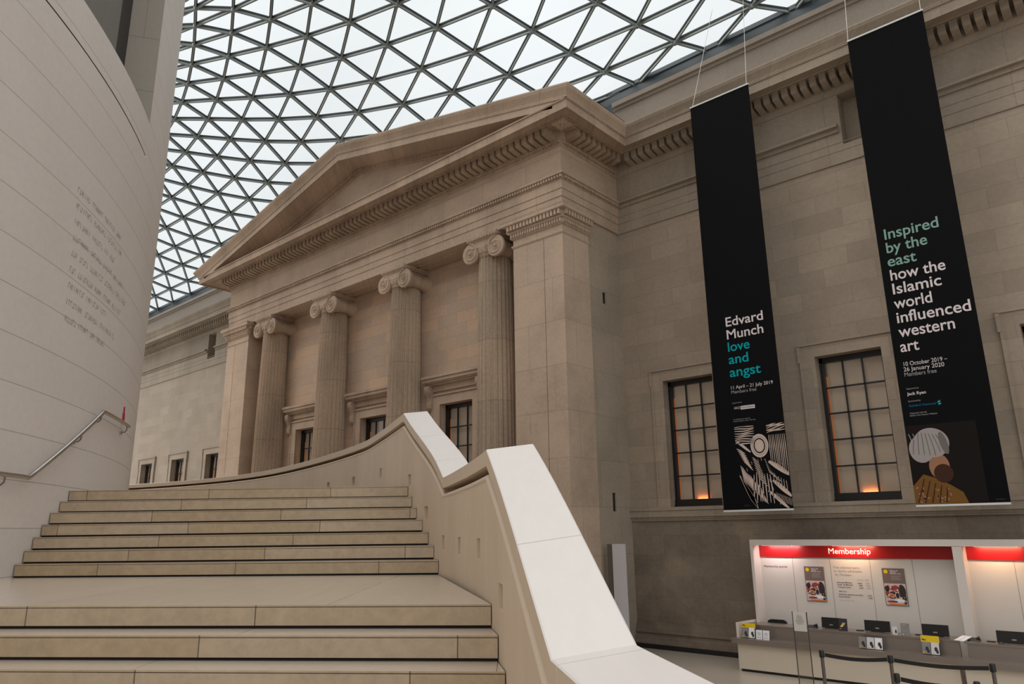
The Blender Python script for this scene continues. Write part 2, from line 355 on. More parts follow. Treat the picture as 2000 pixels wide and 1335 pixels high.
def window(xc, y, label, trim, cornice=False, glow=False, top=WZ1, trim_mat2=None):
    global n_win
    n_win += 1
    t = thing('window_%d' % n_win, label, 'window', (xc, y, WZ0), kind='structure')
    w = WHW; x0, x1 = xc - w, xc + w; z0, z1 = WZ0, top
    # stone surround with ears at the head
    b = MB(); e_ = .33; pr = .05
    def arch(o_in, o_out, dep, ear):
        b.box(x0 - o_out, x0 - o_in, y - dep, y + .01, z0 - .01, z1 - .1); b.box(x1 + o_in, x1 + o_out, y - dep, y + .01, z0 - .01, z1 - .1)
        b.box(x0 - o_out - ear, x1 + o_out + ear, y - dep, y + .01, z1 + o_in, z1 + o_out - .01 if o_out > .2 else z1 + o_out)
        b.box(x0 - o_out - ear, x0 - o_in, y - dep, y + .01, z1 - .1, z1 + o_in); b.box(x1 + o_in, x1 + o_out + ear, y - dep, y + .01, z1 - .1, z1 + o_in)
    arch(0, .28, pr, .03); 
    b.box(x0 - .31 - .04, x1 + .31 + .04, y - .085, y + .01, z1 + .26, z1 + .31)
    b.box(x0 - .35, x0 - .29, y - .085, y + .01, z1 - .1, z1 + .27); b.box(x1 + .29, x1 + .35, y - .085, y + .01, z1 - .1, z1 + .27)
    b.box(x0 - .32, x0 - .27, y - .075, y + .01, z0 - .01, z1 - .1); b.box(x1 + .27, x1 + .32, y - .075, y + .01, z0 - .01, z1 - .1)
    b.build('surround', trim, t)
    fr = MB(); yy = y + REC - .14
    fr.box(x0, x0 + .075, yy, yy + .12, z0, z1); fr.box(x1 - .075, x1, yy, yy + .12, z0, z1)
    fr.box(x0, x1, yy, yy + .12, z1 - .11, z1); fr.box(x0, x1, yy - .03, yy + .12, z0, z0 + .17); fr.box(x0, x1, yy - .06, yy + .1, z0, z0 + .05)
    fr.build('window_frame', M_frame, t)
    gb = MB(); zz0, zz1 = z0 + .17, z1 - .11
    for i in (1, 2):
        x = x0 + .075 + (2*w - .15) * i / 3; gb.box(x - .014, x + .014, yy + .02, yy + .07, zz0, zz1)
    for i in (1, 2, 3, 4):
        z = zz0 + (zz1 - zz0) * i / 5; r = .016 if i != 2 or not cornice else .028; gb.box(x0 + .075, x1 - .075, yy + .02, yy + .07, z - r, z + r)
    gb.build('glazing_bars', M_frame, t)
    gl = MB(); gl.box(x0 + .06, x1 - .06, yy + .075, yy + .085, zz0 - .02, zz1 + .02); gl.build('glass', M_winglass, t)
    bl = MB(); bl.quad((x0 + .11, y + REC - .012, z0 + .1), (x1 - .03, y + REC - .012, z0 + .1), (x1 - .03, y + REC - .012, z1 - .05), (x0 + .11, y + REC - .012, z1 - .05)); bl.build('blind', M_blind, t)
    if xc < -25 or True: pass
    gp = MB(); gp.quad((x0 + .05, y + REC - .008, z0 + .1), (x0 + .108, y + REC - .008, z0 + .1), (x0 + .108, y + REC - .008, z1 - .4), (x0 + .05, y + REC - .008, z1 - .4)); gp.build('lit_gap', M_glow, t)
    if glow:
        ld = bpy.data.lights.new('sill_lamp', 'AREA'); ld.shape = 'RECTANGLE'; ld.size = .34; ld.size_y = .03; ld.energy = .55; ld.color = (1, .27, .07)
        lo = bpy.data.objects.new('sill_lamp', ld); COL.objects.link(lo); lo.location = COURT((xc + .02, y + REC - .06, z0 + .185)); lo.rotation_euler = (math.radians(128), 0, 0)
    if cornice:
        cb = MB(); cz = 6.82; hw = 1.2
        for o, za, zb in ((.16, cz, cz + .05), (.22, cz + .05, cz + .09), (.27, cz + .09, cz + .19), (.31, cz + .19, cz + .24), (.29, cz + .24, cz + .28)):
            cb.box(xc - hw - o + .27, xc + hw + o - .27, y - o, y + .01, za, zb)
        cb.box(xc - 1.0, xc + 1.0, y - .06, y + .01, cz - .17, cz)
        cb.build('window_cornice', trim_mat2 or trim, t)
        for s in (-1, 1):
            cc = MB(); xa = xc + s * 1.05
            pr_ = []
            for k in range(15):
                a = k / 14; z = cz - a * .72
                o = .05 + .17 * (1 - a) ** .7 + .035 * math.sin(a * 9)
                pr_.append((o, z))
            ring = [(0, cz)] + pr_ + [(0, cz - .74)]
            cc.loft([[(xa - .1, y - o, z) for o, z in ring], [(xa + .1, y - o, z) for o, z in ring]])
            for zc_, r in ((cz - .14, .12), (cz - .62, .075)):
                cc.tube([(xa - .115, y - .13 if r > .1 else y - .07, zc_), (xa + .115, y - .13 if r > .1 else y - .07, zc_)], r * .8, 12)
            cc.build('console', trim_mat2 or trim, t, smooth='auto')
    return t
def hole(xc, top=WZ1): return (xc - WHW, xc + WHW, WZ0, top, REC)

# ------------------------------------------------------------------ court wall, right and far sections
def court_wall(name, x0, x1, wins, recess, m_wall, m_trim, m_dado, label, inner_left):
    t = thing(name, label, 'wall', ((x0 + x1) / 2, D, 0), kind='structure')
    b = MB()
    holes = [hole(x) for x in wins] + [(recess[0], recess[1], 10.93, 11.43, .35)]
    wall_face(b, x0, x1, 2.95, 10.80, D, [h for h in holes if h[2] < 9], REC)
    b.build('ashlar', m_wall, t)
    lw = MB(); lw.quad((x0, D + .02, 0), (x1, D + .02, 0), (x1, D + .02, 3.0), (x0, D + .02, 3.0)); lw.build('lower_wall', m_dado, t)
    # architrave and frieze with the blank recess cut in
    a = MB()
    wall_face(a, x0, x1, 10.52, 12.2, D - .02, [(recess[0], recess[1], 10.93, 12.16, .36)], .36)
    for za, zb, o in ((10.79, 10.80, .03), (10.99, 11.0, .03)): a.box(x0, x1, D - o, D, za, zb)
    if True:
        segs = ((x0, recess[0] - .06), (recess[1] + .06, x1))
        for xa, xb in segs:
            ring = [(-.0, 11.24)] + [(o, z) for o, z in ARCH[7:]] 
            a.loft([[(xa, D - o, z) for o, z in ring], [(xb, D - o, z) for o, z in ring]])
    a.box(x0, x1, D - .035, D, 10.50, 10.525)
    a.build('architrave', m_trim, t)
    c = MB()
    if inner_left: path = lambda o: [(XR + o, D - o), (x1, D - o)]
    else: path = lambda o: [(x0, D - o), (XL - o, D - o)]
    sweep(c, path, BED + CYMA + [(-.4, 12.99), (-.4, 12.2)])
    c.build('cornice', m_trim, t)
    at = MB()
    at.box(x0, x1, D + .25, D + .7, 12.9, 14.45); at.box(x0, x1, D + .20, D + .7, 14.43, 14.52); at.box(x0, x1, D + .12, D + .7, 14.52, 14.66)
    at.box(x0, x1, D + .17, D + .3, 12.9, 13.1)
    at.build('attic', M_attic, t)
    s = MB()
    for o, za, zb in ((.10, 3.12, 3.19), (.08, 2.97, 3.13), (.04, 2.92, 2.98), (.02, 2.88, 2.93)): s.box(x0, x1, D - o, D + .03, za, zb)
    s.build('sill_course', m_trim, t)
    p = MB()
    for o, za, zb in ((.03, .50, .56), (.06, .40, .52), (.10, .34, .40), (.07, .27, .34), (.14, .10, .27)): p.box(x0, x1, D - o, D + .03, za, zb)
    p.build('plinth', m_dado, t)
    k = MB(); k.box(x0, x1, D - .17, D + .02, 0, .10); k.build('skirting', M_frame, t)
    return t
wins_r = (-8.37, -4.63, -.91, 2.8)
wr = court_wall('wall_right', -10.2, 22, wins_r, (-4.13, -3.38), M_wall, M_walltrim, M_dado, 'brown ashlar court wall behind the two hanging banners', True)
wins_l = (-32.43, -36.03, -39.63, -43.2)
wf = court_wall('wall_far', -44, -26.9, wins_l, (-33.95, -33.2), M_far, M_fartrim, M_far, 'pale ashlar court wall seen between round drum and portico', False)
def mods(parent, mat, xs, y, ang=0):
    for x in xs:
        m = MB(); modillion(m, x, y, ang); m.build('modillion', mat, parent)
mods(wr, M_walltrim, [-9.42 + .2155 * i for i in range(60)], D)
mods(wf, M_fartrim, [-28.3 - .2155 * i for i in range(66)], D)
rlab = {-8.37: 'tall barred window half hidden by the narrower black banner', -4.63: 'tall barred window in full view between the two black banners', -.91: 'tall window at the right picture edge beside the wider banner', 2.8: 'tall window further along the wall past the picture edge'}
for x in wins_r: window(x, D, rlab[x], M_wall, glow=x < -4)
llab = {-32.43: 'small looking far window nearest the portico, part hidden by its pier', -36.03: 'far window in the pale wall, middle of three', -39.63: 'far window in the pale wall nearest the round drum', -43.2: 'far window of the pale wall hidden by the drum'}
for x in wins_l: window(x, D, llab[x], M_far)

# ------------------------------------------------------------------ portico
PY = 14.2
pw_ = thing('wall_portico', 'warm stone back wall of the portico between the columns', 'wall', (XC, D, 0), kind='structure')
b = MB()
bays = (XC - 3.77, XC, XC + 3.77)
wall_face(b, XL + 1.6, XR - 1.6, 2.9, 10.53, PY, [hole(x) for x in bays], REC)
b.box(XL + .3, XR - .3, PY + .4, D, 2.9, 10.53)
b.build('ashlar', M_porch, pw_)
pb = MB(); pb.box(XL + .3, XR - .3, YF - .02, D, 0, 2.9); pb.build('podium', M_port, pw_)
rt_ = MB()
wall_face(rt_, YF, D, 0, 10.53, 0, [(15.02, 15.17, 8.37, 8.68, .2), (15.05, 15.20, 3.12, 3.56, .2)], .2)
rt_.v = [COURT((XR - .06 - (p.y / K), p.x / K, p.z / K)) for p in rt_.v]
rt_.build('return_wall', M_ret, pw_)
sl = MB()
for ya, yb, za, zb in ((15.02, 15.17, 8.37, 8.68), (15.05, 15.20, 3.12, 3.56)): sl.box(XR - .25, XR - .10, ya, yb, za, zb)
sl.build('slit', M_frame, pw_)
# soffit panel between the architrave and the porch wall
so = MB(); so.box(XL + .5, XR - .5, YF + .2, PY + .1, 10.53, 10.6)
for x in bays: 
    for xa, xb in ((x - 1.3, x - 1.2), (x + 1.2, x + 1.3)): so.box(xa, xb, YF + .38, PY - .12, 10.50, 10.54)
    so.box(x - 1.3, x + 1.3, YF + .36, YF + .44, 10.50, 10.54); so.box(x - 1.3, x + 1.3, PY - .16, PY - .08, 10.50, 10.54)
so.build('soffit', M_ent, pw_)
plab = ('portico window in the bay farthest left, cornice on consoles', 'portico window in the middle bay, cornice on consoles', 'portico window in the bay nearest the big right pier')
for x, l in zip(bays, plab): window(x, PY, l, M_port, cornice=True, trim_mat2=M_ent)

ent = thing('entablature', 'long carved stone entablature resting on the four columns', 'entablature', (XC, YF, 10.52))
front = lambda o: [(XL - o, D), (XL - o, YF - o), (XR + o, YF - o), (XR + o, D)]
frontc = lambda o: [(XL - o, D - o), (XL - o, YF - o), (XR + o, YF - o), (XR + o, D - o)]
a = MB(); sweep(a, front, ARCH); 
eggs(a, XL - .1, XR + .1, YF - .05, 11.262, 11.335, .075, .088, w=.6)
eggs(a, YF, D - .1, XR + .05, 11.262, 11.335, .075, .088, 'y', 1, w=.6)
a.build('architrave', M_ent, ent)
fz = MB(); sweep(fz, front, FRIEZE, caps=False); fz.build('frieze', M_port, ent)
c = MB(); sweep(c, frontc, BED + [(-.3, 12.74)])
eggs(c, XL - .08, XR + .08, YF - .10, 12.215, 12.275, .045, .09); eggs(c, YF, D - .2, XR + .10, 12.215, 12.275, .045, .09, 'y', 1)
eggs(c, XL - .58, XR + .58, YF - .585, 12.485, 12.53, .035, .07); eggs(c, YF - .58, D - .7, XR + .585, 12.485, 12.53, .035, .07, 'y', 1)
c.build('cornice', M_entc, ent)
for pth in ((lambda o: [(XR + o, YF - o), (XR + o, D - o)]), (lambda o: [(XL - o, D - o), (XL - o, YF - o)])):
    cy = MB(); sweep(cy, pth, CYMA); cy.build('side_gutter_moulding', M_ent, ent)
fl = MB(); fl.box(XR + 1.0, XR + 1.13, YF + .2, D - 1.2, 12.95, 12.985); fl.build('lead_flashing', M_lead, ent)
xs = [XR - .11 - .2245 * i for i in range(75)]
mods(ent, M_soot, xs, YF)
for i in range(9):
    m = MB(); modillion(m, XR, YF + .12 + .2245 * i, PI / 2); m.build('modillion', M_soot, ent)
ro = MB(); cx_, cy_ = XR + .36, YF - .36
ro.box(cx_ - .2, cx_ + .2, cy_ - .2, cy_ + .2, 12.47, 12.53)
for k in range(8):
    an = k * PI / 4; ro.lathe((cx_ + .11 * math.cos(an), cy_ + .11 * math.sin(an), 12.44), [(.0, 0), (.05, .01), (.055, .04)], 8)
ro.lathe((cx_, cy_, 12.42), [(0, 0), (.045, .02), (.05, .06)], 10)
ro.build('corner_rosette', M_ent, ent)

ped = thing('pediment', 'low triangular stone pediment crowning the portico', 'pediment', (XC, YF, 12.72))
HALF = (XR - XL) / 2 + 1.14; SL = .2147
def rak(o, dz, z0=12.95):     # vertical offsets from the top arris line
    return [(XC - HALF, YF - o, z0 + dz), (XC, YF - o, z0 + dz + HALF * SL), (XC + HALF, YF - o, z0 + dz)]
def rsweep(mb, prof, lane):
    lanes = [lane(o, dz) for o, dz in prof]; n = len(prof)
    vs = [lanes[j][i] for i in range(3) for j in range(n)]
    fs = [(i*n+j, i*n+(j+1) % n, (i+1)*n+(j+1) % n, (i+1)*n+j) for i in range(2) for j in range(n)] + [tuple(range(n)), tuple(2*n + j for j in range(n))[::-1]]
    mb.add(vs, fs)
HC = HALF - .62
def rakc(o, dz):
    z = 12.95 + dz + (HALF - HC) * SL
    return [(XC - HC, YF - o, z), (XC, YF - o, z + HC * SL), (XC + HC, YF - o, z)]
def raky(o, dz):
    h_ = (XR - XL) / 2 + max(o, .9)
    return [(XC - h_, YF - o, 12.95 + dz), (XC, YF - o, 12.95 + dz + HALF * SL), (XC + h_, YF - o, 12.95 + dz)]
r_ = MB()
rsweep(r_, [(-.02, -.62), (.03, -.62), (.03, -.58), (.08, -.55), (.14, -.52), (.14, -.47), (.60, -.455), (.88, -.455), (.92, -.48), (.95, -.50), (.95, -.24), (-.02, -.24)], rakc)
rsweep(r_, [(.5, -.29), (.95, -.29), (.985, -.28), (.985, -.25), (.99, -.25), (1.0, -.21), (1.05, -.15), (1.11, -.09), (1.13, -.05), (1.14, -.04), (1.14, 0), (.3, .03), (-.1, .03), (-.1, -.2)], raky)
for s in (-1, 1):             # the raking corona dies into the level one at each corner
    xa, xb = XC + s * (HC - .02), XC + s * ((XR - XL) / 2 + .945)
    za, zb = 12.95 - .20 + (HALF - HC + .02) * SL, 12.95 - .20 + (HALF - (XR - XL) / 2 - .945) * SL
    r_.hexa([(xa, YF - .945, 12.68), (xb, YF - .945, 12.68), (xb, YF + .1, 12.68), (xa, YF + .1, 12.68), (xa, YF - .945, za), (xb, YF - .945, zb), (xb, YF + .1, zb), (xa, YF + .1, za)])
for s in (-1, 1):             # egg row under the raking soffit
    for i in range(95):
        d = HALF - 1.4 - i * .088
        if d < .05: break
        x = XC + s * d; z = 12.95 - .545 + (HALF - d) * SL
        r_.box(x - .027, x + .027, YF - .17, YF - .07, z - .035, z + .04)
r_.build('raking_cornice', M_ent, ped)
ty = MB(); zt = 12.95 - .5 + HALF * SL
ty.add([(XL, YF, 12.6), (XR, YF, 12.6), (XC, YF, zt)], [(0, 1, 2)])
ty.build('tympanum', M_port, ped)
rf = MB(); zt = 12.95 + HALF * SL
rf.loft([[(XC - HALF + .6, YF + .06, 12.7), (XC + HALF - .6, YF + .06, 12.7), (XC, YF + .06, zt - .1)], [(XC - HALF + .6, D + .1, 12.7), (XC + HALF - .6, D + .1, 12.7), (XC, D + .1, zt - .1)]])
rf.build('pediment_roof', M_lead, ped)

CAPITAL = [(-.1, 9.80), (0, 9.80), (.02, 9.82), (.035, 9.845), (.035, 9.875), (.0, 9.89), (.0, 10.04), (.03, 10.05), (.06, 10.07), (.06, 10.085), (.045, 10.09), (.05, 10.19), (.10, 10.20), (.11, 10.235), (.11, 10.25), (.09, 10.255), (.10, 10.38), (.21, 10.39), (.23, 10.41), (.23, 10.47), (.25, 10.52), (-.1, 10.52)]
def pier(x0, x1, label, side):
    t = thing('portico_pier', label, 'pier', ((x0 + x1) / 2, YF + .5, 0), kind='thing')
    y0, y1 = YF, YF + 1.08
    b = MB(); b.box(x0, x1, y0, y1, 0, 9.81); b.build('shaft', M_port, t)
    gr = MB()
    if side > 0: gr.box(x0 + 1.02, x0 + 1.027, y0 - .003, y0 + .05, 0, 9.8)
    else: gr.box(x0 + .61, x0 + .617, y0 - .003, y0 + .05, 0, 9.8)
    gr.build('joint_line', M_umber, t)
    c = MB(); sweep(c, lambda o: [(x0 - o, y1), (x0 - o, y0 - o), (x1 + o, y0 - o), (x1 + o, y1)], CAPITAL)
    for za, zb, o, dp, pt in ((10.09, 10.19, .04, .05, .08), (10.258, 10.385, .09, .10, .115)):
        eggs(c, x0 - o, x1 + o, y0 - o, za, zb, dp, pt); eggs(c, y0 - o, y1, x1 + o, za, zb, dp, pt, 'y', 1); eggs(c, y0 - o, y1, x0 - o, za, zb, dp, pt, 'y', -1)
    c.build('capital', M_ent, t)
pier(-11.76, XR - .02, 'square stone pier at the right corner of the portico', 1)
pier(XL + .02, -25.3, 'square stone pier at the far left corner of the portico', -1)

# fluted Ionic columns
CY, RT, RB = 13.82, .445, .525
def column_meshes():
    sh = MB(); nf = 24; per = 9; z0, z1 = 3.22, 9.98; rings = []
    for k in range(13):
        u = k / 12; z = z0 + (z1 - z0) * u; R = RB + (RT - RB) * (u ** 1.6)
        ring = []
        for f_ in range(nf):
            for q in range(per):
                t = q / per; an = 2 * PI * (f_ + t) / nf
                d = 0
                if t > .2:
                    s_ = (t - .2) / .8; d = .062 * math.sqrt(max(0, 1 - (2 * s_ - 1) ** 2))
                ring.append(((R - d) * math.cos(an), (R - d) * math.sin(an), z))
        rings.append(ring)
    sh.loft(rings)
    ba = MB(); ba.box(-.68, .68, -.68, .68, 2.9, 3.0)
    ba.lathe((0, 0, 0), [(.68, 3.0), (.70, 3.04), (.66, 3.09), (.58, 3.11), (.56, 3.15), (.60, 3.17), (.61, 3.2), (.56, 3.24), (.5, 3.24)], 40)
    # capital body: necking, echinus, egg ring, abacus and bolsters
    cp = MB()
    cp.lathe((0, 0, 0), [(.44, 9.93), (.455, 9.95), (.47, 9.98), (.46, 10.0), (.47, 10.03), (.52, 10.12), (.53, 10.18), (.50, 10.22), (.3, 10.24)], 40)
    for k in range(20):
        an = 2 * PI * (k + .5) / 20; cp.lathe((.475 * math.cos(an), .475 * math.sin(an), 10.0), [(.0, 0), (.035, .02), (.05, .08), (.05, .14), (.02, .18)], 6)
    ab = [(.52, 10.395), (.54, 10.41), (.54, 10.44), (.58, 10.50), (.58, 10.525)]
    cp.loft([[(-o, -o, z), (o, -o, z), (o, o, z), (-o, o, z)] for o, z in ab])
    for i in range(11):
        x = -.5 + .1 * i
        for y in (-.575, .535): cp.box(x - .033, x + .033, y, y + .04, 10.43, 10.49)
        for x_ in (-.575, .535): cp.box(x_, x_ + .04, x - .033, x + .033, 10.43, 10.49)
    vol = []
    for s in (-1, 1):
        v = MB(); cx, cz = s * .475, 10.105
        prof = [(-.50, .285), (-.47, .302), (-.42, .296), (-.28, .225), (-.08, .185), (-.04, .20), (.04, .20), (.08, .185), (.28, .225), (.42, .296), (.47, .302), (.50, .285)]
        v.loft([[(cx + r * math.cos(2*PI*j/28), y, cz + r * math.sin(2*PI*j/28)) for j in range(28)] for y, r in prof])
        for yf in (-.505, .505):
            pts = []; rr = []
            for k in range(78):
                th = k / 77 * 2 * PI * 2.75; r = .285 * math.exp(-.118 * th)
                pts.append((cx - s * r * math.sin(th), yf, cz + r * math.cos(th))); rr.append(max(.010, .030 * math.exp(-.07 * th)))
            v.tube(pts, rr, 6, ref=(0, 1, 0))
            sg = -1 if yf < 0 else 1
            v.loft([[(cx + r * math.cos(2*PI*j/12), yf + sg * y, cz + r * math.sin(2*PI*j/12)) for j in range(12)] for y, r in ((-.01, .05), (.03, .045), (.045, .02))])
        vol.append(v)
    cn = MB()                 # the band joining the volutes, sagging a little
    for ya, yb in ((-.50, -.38), (.38, .50)):
        top, bot = [], []
        for k in range(17):
            x = -.47 + .94 * k / 16; sag = .05 * (1 - (x / .47) ** 2)
            top.append((x, 10.395)); bot.append((x, 10.22 - sag))
        for i in range(16):
            (xa, za), (xb, zb) = bot[i], bot[i+1]
            cn.hexa([(xa, ya, za), (xb, ya, zb), (xb, yb, zb), (xa, yb, za), (xa, ya, 10.40), (xb, ya, 10.40), (xb, yb, 10.40), (xa, yb, 10.40)])
        yo = ya if ya < 0 else yb
        cn.tube([(x, yo, z + .02) for x, z in bot], .022, 6); cn.tube([(x, yo, 10.38) for x, z in top], .02, 6)
    cn.box(-.465, .465, -.4, .4, 10.2, 10.40)
    return sh, ba, cp, vol, cn
clabs = ('fluted Ionic column closest to the far left pier', 'fluted Ionic column second from the left pier, between two window bays', 'fluted Ionic column third from the left pier, behind the parapet peak', 'fluted Ionic column standing close against the right pier')
first = None
for i, xo in enumerate((-5.655, -1.885, 1.885, 5.655)):
    t = thing('ionic_column', clabs[i], 'column', (XC + xo, CY, 2.9), group='fluted columns of the portico', kind='thing')
    if first is None:
        OFF[t.name] = COURT((0, 0, 2.9))
        sh, ba, cp, vol, cn = column_meshes()
        o1 = sh.build('shaft', M_col, t, smooth='auto'); o2 = ba.build('base', M_col, t, smooth='auto'); o3 = cp.build('capital', M_ent, t, smooth='auto')
        OFF[o3.name] = OFF[t.name]
        subs = [v.build('volute', M_ent, o3, smooth='auto') for v in vol] + [cn.build('volute_band', M_ent, o3, smooth='auto')]
        first = (o1, o2, o3, subs)
    else:
        for o in first[:3]:
            c = o.copy(); COL.objects.link(c); c.parent = t
            if o is first[2]:
                for s in first[3]:
                    d = s.copy(); COL.objects.link(d); d.parent = c

# ------------------------------------------------------------------ glass roof
CF = [[-11.613, 15.8028], [-1.4446, -9.3488], [4.3937, -5.7774], [-4.1614, 7.777], [.0142, -1.832], [17.3497, 2.7256], [-14.0621, 6.0911], [6.6945, -13.5617], [.8863, 6.1889], [4.2223, -4.844], [2.2878, 7.411], [-5.047, -4.7738], [-6.1845, -1.4729], [7.6511, .7767], [-3.3883, .2356]]
def flat(k, i):               # the shell's triangular net in plan
    x = y = 0; n = 0
    for p in range(5):
        for q in range(5 - p):
            w = (k / 8) ** p * (i / 8) ** q; x += CF[n][0] * w; y += CF[n][1] * w; n += 1
    return x, y
RY, RZ = 16.05, 15.0
def lift(x, y):
    t = max(0, RY - y); z = RZ + .16 * t
    s = (z - 2.75) / (RZ - 2.75)
    return Vector((x * s, y * s, z))
ROWS = {-11: [(-14, -14)], -10: [(-14, -13)], -9: [(-13, -12)], -8: [(-13, -12)], -7: [(-13, -11)], -6: [(-12, -11)], -5: [(-12, -10)], -4: [(-11, -10)], -3: [(-11, -9)], -2: [(-10, -8)], -1: [(-10, -7)], 0: [(-9, -6), (1, 3)], 1: [(-8, 3)], 2: [(-8, 2)], 3: [(-7, 2)], 4: [(-6, 1)], 5: [(-5, 0)], 6: [(-4, -1)], 7: [(-3, -2)], 8: [(-2, -2)]}
seed = {(k, i) for i, rr in ROWS.items() for a, b in rr for k in range(a, b + 1)}
nodes = {}
def near(k, i, d): return any((k + a, i + b) in seed for a in range(-d, d + 1) for b in range(-d, d + 1))
for k in range(-18, 8):
    for i in range(-15, 14):
        if near(k, i, 1): nodes[(k, i)] = flat(k, i)
for it in range(4):           # carry the net on past the measured part, straight ahead
    new = {}
    for k in range(-19, 8):
        for i in range(-15, 14):
            if (k, i) in nodes or not near(k, i, 5): continue
            est = []
            for dk, di in ((1, 0), (-1, 0), (0, 1), (0, -1), (1, 1), (-1, -1)):
                p, q = nodes.get((k + dk, i + di)), nodes.get((k + 2*dk, i + 2*di))
                if p and q: est.append((2*p[0] - q[0], 2*p[1] - q[1]))
            if est:
                x = sum(e_[0] for e_ in est) / len(est); y = sum(e_[1] for e_ in est) / len(est)
                if 2.2 < y < RY + 1.6 and x < 2.5: new[(k, i)] = (x, y)
    nodes.update(new)
roof = thing('ceiling', 'steel and glass triangular gridshell roof over the court', 'glass roof', (XC, 8, RZ), kind='structure')
def cut(a, b):                # clip an edge at the wall line
    if a[1] > RY and b[1] > RY: return None
    if a[1] > RY: a, b = b, a
    if b[1] > RY:
        t = (RY - a[1]) / (b[1] - a[1]); b = (a[0] + (b[0] - a[0]) * t, RY)
    if abs(a[0]-b[0]) + abs(a[1]-b[1]) < .12: return None
    return a, b
edges = []; panes = []
for (k, i), p in nodes.items():
    for dk, di in ((1, 0), (0, 1), (1, 1)):
        q = nodes.get((k + dk, i + di))
        if q:
            c = cut(p, q)
            if c: edges.append(c)
    for tri in (((0, 0), (1, 0), (1, 1)), ((0, 0), (1, 1), (0, 1))):
        pp = [nodes.get((k + a, i + b)) for a, b in tri]
        if None in pp: continue
        poly = []
        for j in range(3):
            a, b = pp[j], pp[(j + 1) % 3]
            if a[1] <= RY: poly.append(a)
            if (a[1] - RY) * (b[1] - RY) < 0:
                t = (RY - a[1]) / (b[1] - a[1]); poly.append((a[0] + (b[0] - a[0]) * t, RY))
        if len(poly) >= 3: panes.append([lift(*v) for v in poly])
def beam(mb, a, b):
    A, B = lift(*a), lift(*b); t = (B - A).normalized(); s = t.cross(Vector((0, 0, 1))).normalized(); u = s.cross(t)
    for w, za, zb, mi in ((.022, -.115, -.03, 0), (.043, -.045, .0, 1)):
        mb.hexa([A - s*w + u*za, A + s*w + u*za, B + s*w + u*za, B - s*w + u*za, A - s*w + u*zb, A + s*w + u*zb, B + s*w + u*zb, B - s*w + u*zb], mi)
eye_c = Vector((0, 0, 2.75))
def key(a, b): return ((lift(*a) + lift(*b)) / 2 - eye_c).length
edges.sort(key=lambda e_: key(*e_))
panes.sort(key=lambda p: (sum(p, Vector()) / len(p) - eye_c).length)
for a, b in edges[:100]:
    m = MB(); beam(m, a, b); m.build('roof_beam', [M_steel, M_gasket], roof)
m = MB()
for a, b in edges[100:]: beam(m, a, b)
o = m.build('roof_beams_beyond', [M_steel, M_gasket], roof); o['kind'] = 'stuff'
for p in panes[:100]:
    m = MB(); m.add([v + Vector((0, 0, .006)) for v in p], [tuple(range(len(p)))]); m.build('glass_pane', M_roofglass, roof)
m = MB()
for p in panes[100:]: m.add([v + Vector((0, 0, .006)) for v in p], [tuple(range(len(p)))])
o = m.build('glass_panes_beyond', M_roofglass, roof); o['kind'] = 'stuff'
m = MB()
for (k, i), p in nodes.items():
    if p[1] > RY: continue
    P = lift(*p); m.lathe((P.x, P.y, P.z - .18), [(.0, .03), (.05, .03), (.06, .05), (.06, .15), (.05, .17)], 8)
o = m.build('roof_nodes', M_steel, roof)
g = MB(); g.box(-44, 22, RY - .06, RY + .45, 14.66, 14.98); g.box(-44, 22, RY - .1, RY + .45, 14.92, 15.04); g.build('gutter_beam', M_gutter, roof)

# ------------------------------------------------------------------ round drum on the left
DC, DR = (-24.8, 7.0), 18.75
def DP(deg, z, dr=0):
    a = math.radians(deg); r = DR + dr
    return (DC[0] + r * math.cos(a), DC[1] + r * math.sin(a), z)
drum = thing('wall_left', 'curved white stone wall of the round drum with engraved names', 'wall', (DC[0] + DR, DC[1], -EYE), kind='structure', xf=STAIR)
ZS, JA, ZTOP = 7.52, 16.35, 14.2
def dquad(mb, a0, a1, z0, z1, dr=0, mi=0):
    u0, u1 = math.radians(a0) * DR, math.radians(a1) * DR
    mb.quad(DP(a0, z0, dr), DP(a1, z0, dr), DP(a1, z1, dr), DP(a0, z1, dr), mi, [(u0, z0 - .66 + .575*20), (u1, z0 - .66 + .575*20), (u1, z1 - .66 + .575*20), (u0, z1 - .66 + .575*20)])
b = MB(STAIR)
def arcs(a0, a1, st=1.0):
    n = max(1, int(math.ceil((a1 - a0) / st))); return [(a0 + (a1 - a0) * i / n, a0 + (a1 - a0) * (i + 1) / n) for i in range(n)]
for a0, a1 in arcs(-50, 100): dquad(b, a0, a1, -EYE, 6.82); dquad(b, a0, a1, 6.845, ZS)
for a0, a1 in arcs(JA, 100): dquad(b, a0, a1, 6.82, 6.845)
for a0, a1 in arcs(JA, 100): dquad(b, a0, a1, ZS, ZTOP)
for a0, a1 in arcs(-50, -14): dquad(b, a0, a1, ZS, ZTOP)
for a0, a1 in arcs(-50, 100): b.quad(DP(a0, ZTOP), DP(a1, ZTOP), DP(a1, ZTOP, -1.6), DP(a0, ZTOP, -1.6))
for p in b.m: pass
b.build('stone_cladding', M_drum, drum)
g = MB(STAIR)
for a0, a1 in arcs(-50, JA): g.hexa([DP(a0, 6.78, -.08), DP(a1, 6.78, -.08), DP(a1, 6.78, -.005), DP(a0, 6.78, -.005), DP(a0, 6.92, -.08), DP(a1, 6.92, -.08), DP(a1, 6.92, -.005), DP(a0, 6.92, -.005)])
g.build('shadow_joint', M_gap, drum)
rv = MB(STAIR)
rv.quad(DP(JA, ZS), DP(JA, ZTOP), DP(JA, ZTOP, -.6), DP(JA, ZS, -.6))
rv.quad(DP(-14, ZS), DP(-14, ZTOP), DP(-14, ZTOP, -1.5), DP(-14, ZS, -1.5))
